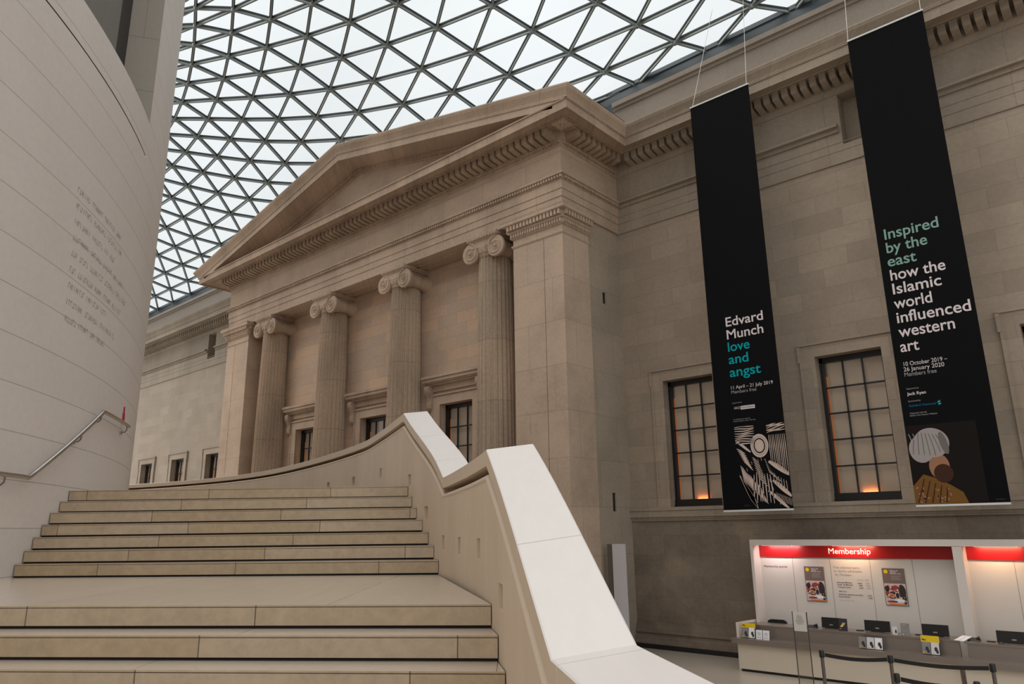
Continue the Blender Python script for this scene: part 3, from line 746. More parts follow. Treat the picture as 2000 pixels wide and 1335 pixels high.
for a0, a1 in arcs(-14, JA): rv.quad(DP(a0, ZS), DP(a1, ZS), DP(a1, ZS, -1.5), DP(a0, ZS, -1.5))
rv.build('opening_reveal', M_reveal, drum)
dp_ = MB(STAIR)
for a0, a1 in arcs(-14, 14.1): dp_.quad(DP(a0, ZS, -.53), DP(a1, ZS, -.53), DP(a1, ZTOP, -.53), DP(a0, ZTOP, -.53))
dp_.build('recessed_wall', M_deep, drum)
bk = MB(STAIR)
for a0, a1 in arcs(14.1, JA): bk.quad(DP(a0, ZS, -.56), DP(a1, ZS, -.56), DP(a1, ZTOP, -.56), DP(a0, ZTOP, -.56))
bk.build('dark_glazing', M_frame, drum)
# engraved lines of letters (too small and pale in the picture to read)
ins = MB(STAIR)
rng = random.Random(3)
nl = 9
for li in range(nl):
    z = 4.78 - li * .235
    a = 7.9 + .06 * li; end = rng.uniform(12.8, 15.9)
    while a < end:
        wlen = rng.randint(3, 9)
        for q in range(wlen):
            kind = rng.randint(0, 3); hgt = .085
            w = .10
            def st(da0, da1, z0, z1): ins.quad(DP(a + da0, z + z0, .003), DP(a + da1, z + z0, .003), DP(a + da1, z + z1, .003), DP(a + da0, z + z1, .003))
            if kind == 0: st(0, .025, 0, hgt)
            elif kind == 1: st(0, .02, 0, hgt); st(.02, .12, hgt - .012, hgt)
            elif kind == 2: st(0, .12, 0, .012); st(.05, .07, 0, hgt)
            else: st(0, .02, 0, hgt); st(.1, .12, 0, hgt); st(0, .12, hgt*.45, hgt*.55)
            a += .19
            if a > end: break
        a += .25
ins.build('engraved_inscription', M_engr, drum)

# ------------------------------------------------------------------ staircase
H0, RS, TL, TU = -.508, .16, .334, .262
D0, D1 = 5.519, 9.059
FS = [-1.5, 0, 1.5, 3.2, 4.7, 5.5, 7, 9.06, 10.63, 11.3, 13, 15, 18.6, 22, 24.5, 27, 28.6, 29.2]
RSP = [.80, .6, .4, .15, -.062, -.19, -.47, -.95, -1.52, -1.75, -2.35, -3.15, -5.2, -7.6, -10.2, -14, -18, -22]
def rpar(f):                  # monotone cubic through the parapet's plan points
    n = len(FS)
    if f <= FS[0]: return RSP[0]
    for i in range(n - 1):
        if f <= FS[i + 1]: break
    def sl(j):
        if j == 0: return (RSP[1] - RSP[0]) / (FS[1] - FS[0])
        if j == n - 1: return (RSP[-1] - RSP[-2]) / (FS[-1] - FS[-2])
        return (RSP[j+1] - RSP[j-1]) / (FS[j+1] - FS[j-1])
    hh = FS[i+1] - FS[i]; t = (f - FS[i]) / hh
    return (2*t**3 - 3*t**2 + 1) * RSP[i] + (t**3 - 2*t**2 + t) * hh * sl(i) + (-2*t**3 + 3*t**2) * RSP[i+1] + (t**3 - t**2) * hh * sl(i+1)
def rdrum(f):
    q = DR * DR - (f - DC[1]) ** 2
    return DC[0] + math.sqrt(max(q, 0))
SKEW = {}
def nose(n):                  # nosing line of step n: forward distance at r, slope
    d = D0 + n * TL if n <= 0 else D1 + (n - 1) * TU
    s = -.095 if n <= 0 else -.10 + .10 * min(1, (n - 1) / 4)
    rc = -.345 * d
    return lambda r: d + s * (r - rc)
stairs = thing('staircase', 'broad limestone staircase curving up beside the round drum', 'staircase', (-3, 5.5, -EYE), kind='thing', xf=STAIR)
def ends(fn):
    f_ = fn(-.5); r1 = rpar(f_)
    for _ in range(6): f_ = fn(r1); r1 = rpar(f_)
    f_ = fn(-6); r0 = rdrum(f_)
    for _ in range(6): f_ = fn(r0); r0 = rdrum(f_)
    return r0, r1
def slab(mb, fa, fb, z0, z1, uo, ga=0.0):
    (a0, a1), (b0, b1) = ends(fa), ends(fb)
    A0, A1, B0, B1 = (a0 + .012, fa(a0) + ga), (a1 - .008, fa(a1) + ga), (b0 + .012, fb(b0)), (b1 - .008, fb(b1))
    P = lambda q, z: (q[0], q[1], z)
    v0 = 4.0 + 9 * (uo % 7)
    u = lambda q: q[0] + uo * .61 + 20
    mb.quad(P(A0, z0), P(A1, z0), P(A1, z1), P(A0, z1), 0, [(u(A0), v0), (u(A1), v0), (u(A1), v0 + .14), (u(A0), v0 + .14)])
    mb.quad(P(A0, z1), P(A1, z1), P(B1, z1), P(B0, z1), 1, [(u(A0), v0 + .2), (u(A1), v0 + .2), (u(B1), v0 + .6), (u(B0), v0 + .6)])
    C0, C1 = (A0[0], A0[1] - .0015), (A1[0], A1[1] - .0015)
    mb.quad(P(C0, z1 - .016), P(C1, z1 - .016), P(C1, z1 - .012), P(C0, z1 - .012), 2)
    mb.quad(P(A0, z0), P(A0, z1), P(B0, z1), P(B0, z0), 0); mb.quad(P(A1, z0), P(A1, z1), P(B1, z1), P(B1, z0), 0)
    mb.quad(P(B0, z0), P(B1, z0), P(B1, z1), P(B0, z1), 0); mb.quad(P(A0, z0), P(A1, z0), P(B1, z0), P(B0, z0), 0)
for n in range(-6, 8):
    fa = nose(n); fb = nose(n + 1) if n not in (0, 7) else (nose(1) if n == 0 else (lambda r: 15.2))
    z = H0 + n * RS
    s = MB(STAIR)
    slab(s, fa, (lambda r, fb=fb: fb(r) + .06), z - .138, z, n + 9)
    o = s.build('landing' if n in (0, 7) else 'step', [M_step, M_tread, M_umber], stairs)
    g = MB(STAIR)
    slab(g, (lambda r, fa=fa: fa(r) + .035), (lambda r, fb=fb: fb(r) + .05), z - RS - .02, z - .136, 0)
    g.build('shadow_gap', [M_gap, M_gap, M_gap], stairs)
lo = MB(STAIR)                # the lower landing the photographer stands on
slab(lo, lambda r: -1.4, lambda r: nose(-6)(r) + .08, H0 - 7 * RS - .14, H0 - 7 * RS, 3)
lo.build('landing', [M_step, M_tread, M_umber], stairs)
ul = MB(STAIR)
fsx = [15.0 + .6 * i for i in range(20)]
for a, b2 in zip(fsx, fsx[1:]):
    ra0 = min(rdrum(a), rpar(a) - 5) if a < 24 else rpar(a) - 6; rb0 = min(rdrum(b2), rpar(b2) - 5) if b2 < 24 else rpar(b2) - 6
    z = H0 + 7 * RS
    ul.quad((ra0, a, z), (rpar(a) - .01, a, z), (rpar(b2) - .01, b2, z), (rb0, b2, z), 0, [(ra0, a * .1), (rpar(a), a * .1), (rpar(b2), b2 * .1), (rb0, b2 * .1)])
ul.build('upper_landing', M_step, stairs)

# parapet with its white coping
HP = 1.1
ZL, ZM, ZT = H0 - 7 * RS + HP, H0 + HP, 1.745
KINK = ((3.25, ZL), (5.62, ZM), (8.62, ZM), (11.12, ZT))
def ztop(f):
    if f <= KINK[0][0]: return ZL
    for (a, za), (b, zb) in zip(KINK, KINK[1:]):
        if f <= b: return za + (zb - za) * (f - a) / (b - a)
    return ZT
def pnorm(f):
    d = (rpar(f + .02) - rpar(f - .02)) / .04; l = math.hypot(1, d)
    return 1 / l, -d / l      # outward (right, forward)
def PP(f, o, z): n = pnorm(f); return (rpar(f) + n[0] * o, f + n[1] * o, z)
par = thing('stair_parapet', 'beige stone parapet of the staircase under a broad white coping', 'parapet', (0, 5, -EYE), xf=STAIR)
kk = [k[0] for k in KINK]
fl_ = sorted(set([round(-1.4 + .3 * i, 3) for i in range(102)] + kk))
fl_ = [f for f in fl_ if f <= 29.1]
arc = {}; s_ = 0
for i, f in enumerate(fl_):
    if i: s_ += math.hypot(f - fl_[i-1], rpar(f) - rpar(fl_[i-1]))
    arc[f] = s_
NICHE = [(19.0, 1.02), (17.15, 1.015), (15.40, 1.01), (13.03, .985), (10.586, .693), (9.644, .212), (8.568, -.145), (7.348, -.155), (6.087, -.155), (4.924, -.425)]
nf = []
for f, z in NICHE:
    w = .10; nf += [(f - w, f + w, z - .082, z + .082)]
fl2 = sorted(set(fl_ + [a for n_ in nf for a in n_[:2]]))
inner = MB(STAIR); NB = {}
def au(f): return float(f) + 5
base = lambda f: -EYE
def ztw(f): return ztop(f) - .225
for a, b2 in zip(fl2, fl2[1:]):
    hs = [n_ for n_ in nf if n_[0] <= a + 1e-6 and n_[1] >= b2 - 1e-6]
    za = -EYE
    def q(z0a, z0b, z1a, z1b, o=0):
        inner.quad(PP(a, o, z0a), PP(b2, o, z0b), PP(b2, o, z1b), PP(a, o, z1a), 0, [(au(a), z0a + 9), (au(b2), z0b + 9), (au(b2), z1b + 9), (au(a), z1a + 9)])
    if hs:
        _, _, h0, h1 = hs[0]
        q(za, za, h0, h0); q(h1, h1, ztw(a), ztw(b2))
        dd = .16; nb = NB.setdefault(round(hs[0][0], 3), MB(STAIR))
        nb.quad(PP(a, dd, h0), PP(b2, dd, h0), PP(b2, dd, h1), PP(a, dd, h1))
        nb.quad(PP(a, 0, h1), PP(b2, 0, h1), PP(b2, dd, h1), PP(a, dd, h1)); nb.quad(PP(a, 0, h0), PP(b2, 0, h0), PP(b2, dd, h0 + .03), PP(a, dd, h0 + .03))
        if abs(a - hs[0][0]) < 1e-6: nb.quad(PP(a, 0, h0), PP(a, dd, h0), PP(a, dd, h1), PP(a, 0, h1))
        if abs(b2 - hs[0][1]) < 1e-6: nb.quad(PP(b2, 0, h0), PP(b2, dd, h0), PP(b2, dd, h1), PP(b2, 0, h1))
    else: q(za, za, ztw(a), ztw(b2))
    q2 = lambda o0, d0, o1, d1: inner.quad(PP(a, o0, ztop(a) + d0), PP(b2, o0, ztop(b2) + d0), PP(b2, o1, ztop(b2) + d1), PP(a, o1, ztop(a) + d1), 0, [(au(a), 1), (au(b2), 1), (au(b2), 1.02), (au(a), 1.02)])
    q2(.075, -.2, .34, -.1)
    inner.quad(PP(a, .34, -EYE), PP(b2, .34, -EYE), PP(b2, .34, ztop(b2) - .1), PP(a, .34, ztop(a) - .1), 0, [(au(a), 0), (au(b2), 0), (au(b2), 3), (au(a), 3)])
inner.build('parapet_wall', M_par, par)
for nb in NB.values(): nb.build('light_niche', M_par, par)
rm = MB(STAIR)                # rolled arris at the head of the wall, finger groove above it
n8 = 9; rings = []
for f in fl_:
    rings.append([PP(f, .034 - .042 * math.cos(t), ztop(f) - .222 + .034 * math.sin(t)) for t in [(-.25 + 1.5 * j / (n8 - 1)) * PI * .5 for j in range(n8)]] + [PP(f, .09, ztop(f) - .19), PP(f, .07, ztop(f) - .25)])
rm.loft(rings); rm.build('rolled_arris', M_par, par, smooth='auto')
cuts = [-1.4, .9, 2.2, 3.127, 4.186, 5.62, 7.1, 8.62, 9.13, 10.03, 11.12] + [11.12 + 1.5 * i for i in range(1, 12)] + [29.1]
def COPF(f):                  # coping cross-section
    w = .375; z = ztop(f)
    return [PP(f, 0, z - .125), PP(f, 0, z - .006), PP(f, .008, z), PP(f, w - .01, z + .045), PP(f, w, z + .038), PP(f, w, z - .10), PP(f, .07, z - .125)]
for a, b2 in zip(cuts, cuts[1:]):
    g_ = .004 if a not in kk and b2 not in kk else .004
    a_ = a + (0 if a in kk else g_); b_ = b2 - (0 if b2 in kk else g_)
    fsn = [a_] + [f for f in fl_ if a_ + .01 < f < b_ - .01] + [b_]
    cm = MB(STAIR); cm.loft([COPF(f) for f in fsn])
    me_ = [2 if False else 0]
    n_s = 7; cnt = 0
    # white top carries painted sky light; under faces and stair-side edge stay beige
    for fi, fcs in enumerate(cm.f):
        pass
    for i in range(len(fsn) - 1):
        for j in range(7):
            cm.m[i * 7 + j] = 1 if j in (0, 5, 6) else 0
    cm.build('coping_stone', [M_cop, M_par], par)

# ------------------------------------------------------------------ handrail on the drum and the red tag
hr = thing('handrail', 'round steel handrail bracketed to the curved drum wall', 'handrail', DP(10, .68, .1), xf=STAIR)
def dpts(a0, z0, a1, z1, n=8): return [DP(a0 + (a1 - a0) * i / n, z0 + (z1 - z0) * i / n, .10) for i in range(n + 1)]
r1 = MB(STAIR); r1.tube(dpts(-2, .70, 6.75, .70) + dpts(6.75, .70, 13.35, 1.87, 14)[1:] + dpts(13.35, 1.87, 18.9, 1.88, 8)[1:], .032, 12)
r1.build('rail', M_rail, hr, smooth='auto')
for a, z in ((5.2, .70), (10.9, 1.43), (13.1, 1.82), (18.4, 1.88)):
    bk_ = MB(STAIR)
    bk_.tube([DP(a, z - .03, .10), DP(a, z - .09, .095), DP(a - .05, z - .125, .07), DP(a - .08, z - .13, .0)], .011, 8)
    bk_.lathe(DP(a - .08, z - .16, .005), [(.028, 0), (.028, .05)], 10)
    bk_.build('bracket', M_bracket, hr, smooth='auto')
tg = MB(STAIR)
tg.hexa([DP(18.45, 1.93, 0), DP(18.66, 1.93, 0), DP(18.66, 1.93, .03), DP(18.45, 1.93, .03), DP(18.45, 2.10, 0), DP(18.66, 2.10, 0), DP(18.66, 2.10, .03), DP(18.45, 2.10, .03)])
tg.tube([DP(18.56, 2.10, .015), DP(18.57, 2.22, .012)], .012, 6)
tag(tg.build('alarm_tag', M_tag), 'small red tag fixed to the drum wall above the handrail end', 'tag')

# ------------------------------------------------------------------ lettering
_cap = None
def glyphs(body, bold=0.0):
    cu = bpy.data.curves.new('lettering', 'FONT'); cu.body = body; cu.size = 1; cu.offset = bold; cu.resolution_u = 6
    ob = bpy.data.objects.new('lettering', cu); COL.objects.link(ob)
    dg = bpy.context.evaluated_depsgraph_get(); ev = ob.evaluated_get(dg); me = ev.to_mesh()
    vs = [tuple(v.co) for v in me.vertices]; fs = [tuple(p.vertices) for p in me.polygons]
    ev.to_mesh_clear(); bpy.data.objects.remove(ob); bpy.data.curves.remove(cu)
    return vs, fs
_c = glyphs('H'); CAPH = max(v[1] for v in _c[0])
def letters(mb, body, x0, x1, zb, cap, y, bold=0.0, mi=0, xf=None):
    """flat letters on a plane facing -Y: body set from x0 to x1 on baseline zb"""
    vs, fs = glyphs(body, bold)
    a, b_ = min(v[0] for v in vs), max(v[0] for v in vs)
    sx = (x1 - x0) / (b_ - a); sz = cap / CAPH
    mb.add([(x0 + (v[0] - a) * sx, y, zb + v[1] * sz) for v in vs], fs, mi)

# ------------------------------------------------------------------ hanging banners
BY = D - 1.3
def banner(x0, x1, label):
    t = thing('hanging_banner', label, 'banner', ((x0 + x1) / 2, BY, 3.04), group='black exhibition banners')
    b = MB(); n = 12
    for i in range(n):        # cloth with a very slight bow
        za, zb = 3.06 + (12.5 - 3.06) * i / n, 3.06 + (12.5 - 3.06) * (i + 1) / n
        b.box(x0, x1, BY, BY + .012, za, zb)
    b.build('cloth', M_banner, t)
    r = MB(); r.box(x0 - .01, x1 + .01, BY - .012, BY + .025, 12.49, 12.525); r.build('top_rod', M_rod, t)
    r = MB(); r.box(x0, x1, BY - .012, BY + .025, 3.025, 3.06); r.build('bottom_rod', M_rod, t)
    return t
YT = BY - .004
b1 = banner(-7.08, -5.62, 'narrower looking left banner, white and teal lettering, black and cream print')
for xa, xb in ((-7.02, -6.42), (-5.66, -5.63)):
    w = MB(); w.tube([(xa, BY, 12.5), (xb, BY + .3, 15.12)], .006, 6); w.build('suspension_wire', M_wire, b1)
def line(t, name, mat, *args, bold=0.0):
    for a in args:
        m = MB(); letters(m, *a, YT, bold); m.build(name, mat, t)
line(b1, 'white_title', M_white, ('Edvard', -6.67, -5.83, 6.955, .20), ('Munch', -6.67, -5.85, 6.67, .20), bold=.012)
line(b1, 'teal_title', M_teal, ('love', -6.67, -6.18, 6.394, .20), ('and', -6.675, -6.235, 6.118, .20), ('angst', -6.68, -5.99, 5.835, .20), bold=.012)
line(b1, 'dates', M_white, ('11 April \u2013 21 July 2019', -6.68, -5.765, 5.567, .07))
line(b1, 'small_print', M_dim, ('Members free', -6.68, -6.126, 5.47, .07), ('Supported by', -6.686, -6.466, 5.257, .026), ('In collaboration with the', -6.687, -6.321, 4.905, .026), ('Munch Museum, Oslo, Norway', -6.686, -6.207, 4.865, .026))
line(b1, 'sponsor_name', M_white, ('AKO', -6.654, -6.525, 5.134, .05))
m = MB(); m.box(-6.508, -6.195, BY - .006, BY, 5.113, 5.188); m.build('sponsor_box', M_white, b1)
m = MB(); letters(m, 'Foundation', -6.49, -6.215, 5.135, .04, BY - .008); m.build('sponsor_box_name', M_banner, b1)
m = MB(); letters(m, 'British Museum', -6.62, -6.5, 3.13, .03, YT); m.build('faint_imprint', M_faint, b1)
# the print: a plain stand-in of cream strokes on black, same size and tones
pr_ = MB(); rg = random.Random(11)
AX0, AX1, AZ0, AZ1 = -6.69, -5.62, 3.065, 4.757
def stroke(pts, w):
    for i in range(len(pts) - 1):
        (xa, za), (xb, zb) = pts[i], pts[i + 1]
        dx, dz = xb - xa, zb - za; l = math.hypot(dx, dz) or 1; nx, nz = -dz / l, dx / l
        wa = w * (.45 + .55 * math.sin(PI * (i + .001) / (len(pts) - 1))); wb = w * (.45 + .55 * math.sin(PI * (i + 1) / (len(pts) - 1)))
        q = [(xa - nx*wa, za - nz*wa), (xb - nx*wb, zb - nz*wb), (xb + nx*wb, zb + nz*wb), (xa + nx*wa, za + nz*wa)]
        q = [(min(max(x, AX0), AX1), min(max(z, AZ0), AZ1)) for x, z in q]
        pr_.add([(x, YT, z) for x, z in q], [(0, 1, 2, 3)])
def wave(x0, z0, x1, z1, amp, n=9, ph=0): return [(x0 + (x1-x0)*k/n - 0, z0 + (z1-z0)*k/n + amp*math.sin(ph + 5*k/n)) for k in range(n + 1)]
for k in range(9): stroke(wave(AX0, 4.74 - .042*k, AX0 + .42, 4.76 - .044*k + rg.uniform(-.01, .01), .012, ph=k), .011)
for k in range(6): stroke(wave(-6.0, 4.58 + .03*k, AX1, 4.63 + .035*k, .012, ph=k*2), .011)
for k in range(10): stroke([(-5.97 + .036*k + rg.uniform(-.004, .004), 4.53), (-5.965 + .036*k, 4.3), (-5.955 + .036*k + rg.uniform(-.01, .01), 3.98 - .03*k)], .0085)
for xa, za, xb, zb, w in ((AX0, 4.47, -6.38, 4.22, .028), (-6.02, 4.0, AX1, 3.72, .05), (-5.97, 3.62, AX1, 3.3, .045), (-6.08, 3.42, -5.7, 3.07, .035)): stroke(wave(xa, za, xb, zb, .006), w)
for k in range(8): stroke(wave(-6.68 + .02*k, 4.3 - .04*k, -6.5 + .02*k, 4.2 - .05*k, .01, 5), .010)
for k in range(9): stroke(wave(-6.66 + .03*k, 3.75 - .05*k, -6.45 + .015*k, 3.25 - .02*k, .01, 6), .016)
for k in range(7): stroke(wave(-6.35 + .055*k, 3.75 + .02*(k % 3), -6.4 + .07*k, 3.2, .03, 8, k), .010)
for k in range(6): stroke([(-5.95 + .05*k, 3.75 - .03*k), (-5.94 + .05*k, 3.55 - .03*k)], .010)
for k in range(14): x = rg.uniform(-6.55, -5.75); z = rg.uniform(3.2, 4.1); stroke([(x, z), (x + .01, z - .06)], .008)
for k in range(16): stroke(wave(-6.62 + .025*k, 3.95 - .03*k, -6.56 + .03*k, 3.6 - .03*k, .012, 6, k), .009)
for k in range(12): stroke([(-5.93 + .028*k, 3.38 - .012*k), (-5.92 + .028*k, 3.24 - .012*k)], .007)
for k in range(9): stroke(wave(-6.36 + .012*k, 4.1 - .05*k, -6.22 + .018*k, 3.98 - .06*k, .012, 6, k), .007)
for k in range(8): stroke(wave(-6.1 + .01*k, 4.06 - .04*k, -6.0 + .03*k, 3.8 - .03*k, .01, 6, k), .008)
# a plain pale disc with rings in the middle of the print
for k, (rx, rz) in enumerate(((.19, .24), (.15, .19), (.10, .13))):
    for j in range(24):
        t0, t1 = 2*PI*j/24, 2*PI*(j + 1)/24
        pr_.add([(-6.18 + rx*q*math.cos(t), YT, 4.33 + rz*q*math.sin(t)) for q, t in ((1, t0), (1, t1), (.82, t1), (.82, t0))], [(0, 1, 2, 3)])
pr_.add([(-6.18 + .085*math.cos(2*PI*j/20), YT, 4.33 + .11*math.sin(2*PI*j/20)) for j in range(20)], [tuple(range(20))])
pr_.build('cream_line_print', M_cream, b1)

b2_ = banner(-3.44, -2.03, 'wider looking right banner, sage and white lettering, dim portrait shaped print')
for xa, xb in ((-3.43, -3.36), (-2.06, -2.03)):
    w = MB(); w.tube([(xa, BY, 12.5), (xb, BY + .3, 15.12)], .006, 6); w.build('suspension_wire', M_wire, b2_)
line(b2_, 'sage_title', M_sage, ('Inspired', -3.30, -2.375, 8.03, .205), ('by the', -3.30, -2.60, 7.753, .205), ('east', -3.312, -2.818, 7.481, .205), bold=.012)
line(b2_, 'white_title', M_white, ('how the', -3.30, -2.38, 7.20, .205), ('Islamic', -3.297, -2.482, 6.927, .205), ('world', -3.31, -2.673, 6.643, .205), ('influenced', -3.30, -2.10, 6.364, .205), ('western', -3.305, -2.388, 6.092, .205), ('art', -3.315, -3.004, 5.811, .205), bold=.012)
line(b2_, 'dates', M_white, ('10 October 2019 \u2013', -3.30, -2.593, 5.542, .075), ('26 January 2020', -3.313, -2.654, 5.444, .075))
line(b2_, 'small_print', M_dim, ('Members free', -3.313, -2.789, 5.348, .075), ('Supported by', -3.316, -3.113, 5.106, .028), ('Sponsored by', -3.319, -3.114, 4.877, .028), ('Organised with the', -3.319, -3.043, 4.657, .028), ('Islamic Arts Museum Malaysia', -3.323, -2.884, 4.615, .028))
line(b2_, 'supporter_name', M_white, ('Jack Ryan', -3.32, -3.01, 5.0, .052), bold=.015)
line(b2_, 'sponsor_name', M_blueink, ('Standard Chartered', -3.313, -2.884, 4.788, .036), bold=.01)
lg = MB()
for k in range(5):
    z = 4.768 + .018 * k; x = -2.832 + .016 * math.sin(k * 2.2)
    lg.box(x - .02, x + .02, BY - .006, BY, z, z + .014, k % 2)
lg.build('sponsor_emblem', [M_blueink, M_greenink], b2_)
line(b2_, 'faint_imprint', M_faint, ('British Museum', -2.23, -2.1, 3.10, .03))
# the picture: a plain stand-in of soft shapes in the same tones
def blob(mb, cx, cz, rx, rz, dy, mi=0, n=32, rot=0, a0=0, a1=2*PI):
    cr, sr = math.cos(rot), math.sin(rot)
    mb.add([(cx + rx*math.cos(a0 + (a1-a0)*j/n)*cr - rz*math.sin(a0 + (a1-a0)*j/n)*sr, BY - dy, cz + rx*math.cos(a0 + (a1-a0)*j/n)*sr + rz*math.sin(a0 + (a1-a0)*j/n)*cr) for j in range(n)], [tuple(range(n))], mi)
m = MB(); m.box(-3.44, -2.33, BY - .004, BY, 3.065, 4.447); m.build('picture_ground', M_bgprint, b2_)
pc = MB()
pc.add([(x, BY - .006, z) for x, z in ((-3.44, 3.065), (-2.62, 3.065), (-2.68, 3.25), (-2.85, 3.38), (-3.05, 3.5), (-3.25, 3.58), (-3.44, 3.38))], [tuple(range(7))], 0)
blob(pc, -2.98, 3.7, .16, .22, .007, 1); blob(pc, -2.93, 3.58, .15, .16, .008, 2); blob(pc, -3.22, 4.02, .2, .24, .0085, 3); blob(pc, -3.05, 4.12, .28, .26, .009, 3, rot=-.25)
for k in range(6):
    pts = [(-3.40 + .07*k + .05*math.sin(q*.5), 4.3 - .075*q) for q in range(6)]
    for (xa, za), (xb, zb) in zip(pts, pts[1:]): pc.add([(xa, BY - .0095, za), (xb, BY - .0095, zb), (xb + .012, BY - .0095, zb), (xa + .012, BY - .0095, za)], [(0, 1, 2, 3)], 4)
for k in range(26):
    x = rg.uniform(-3.4, -2.85); z = rg.uniform(3.09, 3.36); blob(pc, x, z, .028, .014, .0075, 5, 8, rg.uniform(0, 3))
for k in range(7):
    pts = [(-3.30 + .055*k + .11*math.sin(q*.22) * (k - 2) * .3, 4.33 - .065*q - .012*k) for q in range(7)]
    for (xa, za), (xb, zb) in zip(pts, pts[1:]):
        if ((xb + 3.05)/.27)**2 + ((zb - 4.12)/.25)**2 < .9 or ((xb + 3.22)/.19)**2 + ((zb - 4.02)/.23)**2 < .9: pc.add([(xa, BY - .010, za), (xb, BY - .010, zb), (xb + .014, BY - .010, zb), (xa + .014, BY - .010, za)], [(0, 1, 2, 3)], 6)
blob(pc, -2.86, 4.1, .06, .2, .0102, 6, rot=.2)
for k in range(5): pc.add([(-3.40 + .11*k, BY - .0105, 3.09), (-3.38 + .11*k, BY - .0105, 3.09), (-3.24 + .085*k, BY - .0105, 3.5 - .04*k), (-3.255 + .085*k, BY - .0105, 3.5 - .04*k)], [(0, 1, 2, 3)], 2)
pc.build('portrait_toned_shapes', [M_ochre, M_tan, M_umber, M_greypale, M_dim, M_tan, M_greyshade], b2_)

# ------------------------------------------------------------------ membership desk
bd = thing('desk_backdrop', 'white backdrop wall with red Membership header behind the counter', 'backdrop', (-4, 15.3, 0))
YB, YFp = 15.32, 14.98
Lb = -6.78; TOPZ = 2.46
b = MB(); b.box(Lb, 2.4, YB, YB + .12, 0, TOPZ); b.build('back_panel', M_laminside, bd)
fr = MB(); fr.box(Lb, 2.4, YFp, YB + .12, 2.345, TOPZ); fr.box(Lb, Lb + .06, YFp, YB + .12, 0, 2.35)
fr.box(-3.08, -2.93, YFp, YB, 0, 2.35); fr.box(2.3, 2.4, YFp, YB, 0, 2.35)
fr.build('frame', M_lam, bd)
hd = MB(); hd.box(Lb + .06, -3.08, YB - .03, YB, 2.11, 2.345); hd.box(-2.93, 2.3, YB - .03, YB, 2.11, 2.345); hd.build('red_header', M_red, bd)
hl = MB(); letters(hl, 'Membership', -5.30, -4.52, 2.185, .105, YB - .035, 0); hl.build('header_lettering', M_signwhite, bd)
j_ = MB()
for x in (-6.05, -5.31, -4.57, -3.83, -2.25, -1.5): j_.box(x - .004, x + .004, YB - .003, YB, .5, 2.11)
j_.build('panel_joint', M_inkl, bd)
tx = MB(); yt = YB - .004
letters(tx, 'Membership queries', -6.66, -6.17, 1.90, .045, yt)
for s, x0, x1, z in (('Individual Member', -5.22, -4.93, 1.64), ('Under 26 Member', -5.22, -4.92, 1.60), ('Young Friend', -5.21, -4.97, 1.555), ('Add ons', -5.205, -5.06, 1.475), ('Additional registered card holder', -5.21, -4.76, 1.42), ('Guest facility', -5.215, -5.0, 1.378)): letters(tx, s, x0, x1, z, .024, yt, .01)
for s, x, z in (('\u00a364', -4.83, 1.635), ('\u00a340', -4.82, 1.595), ('\u00a320', -4.81, 1.55), ('\u00a329', -4.68, 1.415), ('\u00a330', -4.67, 1.372)): letters(tx, s, x, x + .07, z, .024, yt, .01)
tx.build('dark_wall_text', M_ink, bd)
tx = MB()
for s, x0, x1, z in (('Free unlimited entry', -5.25, -4.77, 1.91), ('to special exhibitions', -5.25, -4.73, 1.845), ('for Members', -5.24, -4.93, 1.775)): letters(tx, s, x0, x1, z, .042, yt)
for s, x, z in (('\u00a374', -4.69, 1.635), ('\u00a350', -4.68, 1.595), ('\u00a330', -4.68, 1.55)): letters(tx, s, x, x + .07, z, .024, yt)
letters(tx, 'Direct Debit', -4.83, -4.72, 1.70, .02, yt); letters(tx, 'Other', -4.69, -4.62, 1.70, .02, yt); letters(tx, 'Terms and conditions apply', -5.2, -4.93, 1.315, .016, yt)
tx.build('pale_wall_text', M_inkl, bd)
wg = MB(); wg.hexa([(-6.98, 14.45, 0), (-6.94, 14.45, 0), (-6.74, 15.3, 0), (-6.78, 15.3, 0), (-6.98, 14.45, .88), (-6.94, 14.45, .88), (-6.74, 15.3, .90), (-6.78, 15.3, .90)])
wg.build('side_wing', M_lam, bd)
def lamp(x, e_, col, sz=.5):
    ld = bpy.data.lights.new('header_lamp', 'AREA'); ld.shape = 'RECTANGLE'; ld.size = .75; ld.size_y = .05; ld.energy = e_; ld.color = col
    lo_ = bpy.data.objects.new('header_lamp', ld); COL.objects.link(lo_); lo_.location = COURT((x, YB - .24, 2.334)); lo_.rotation_euler = (math.radians(35), 0, 0)
lamp(-6.25, 9, (1, .80, .78)); lamp(-4.83, 9, (1, .66, .42)); lamp(-2.45, 9, (1, .62, .36)); lamp(-.6, 9, (1, .62, .36))
for x in (-6.25, -4.83, -2.45, -.6):
    q = MB(); q.box(x - .31, x + .31, YB - .27, YB - .21, 2.336, 2.346); q.build('downlight', M_signwhite, bd)
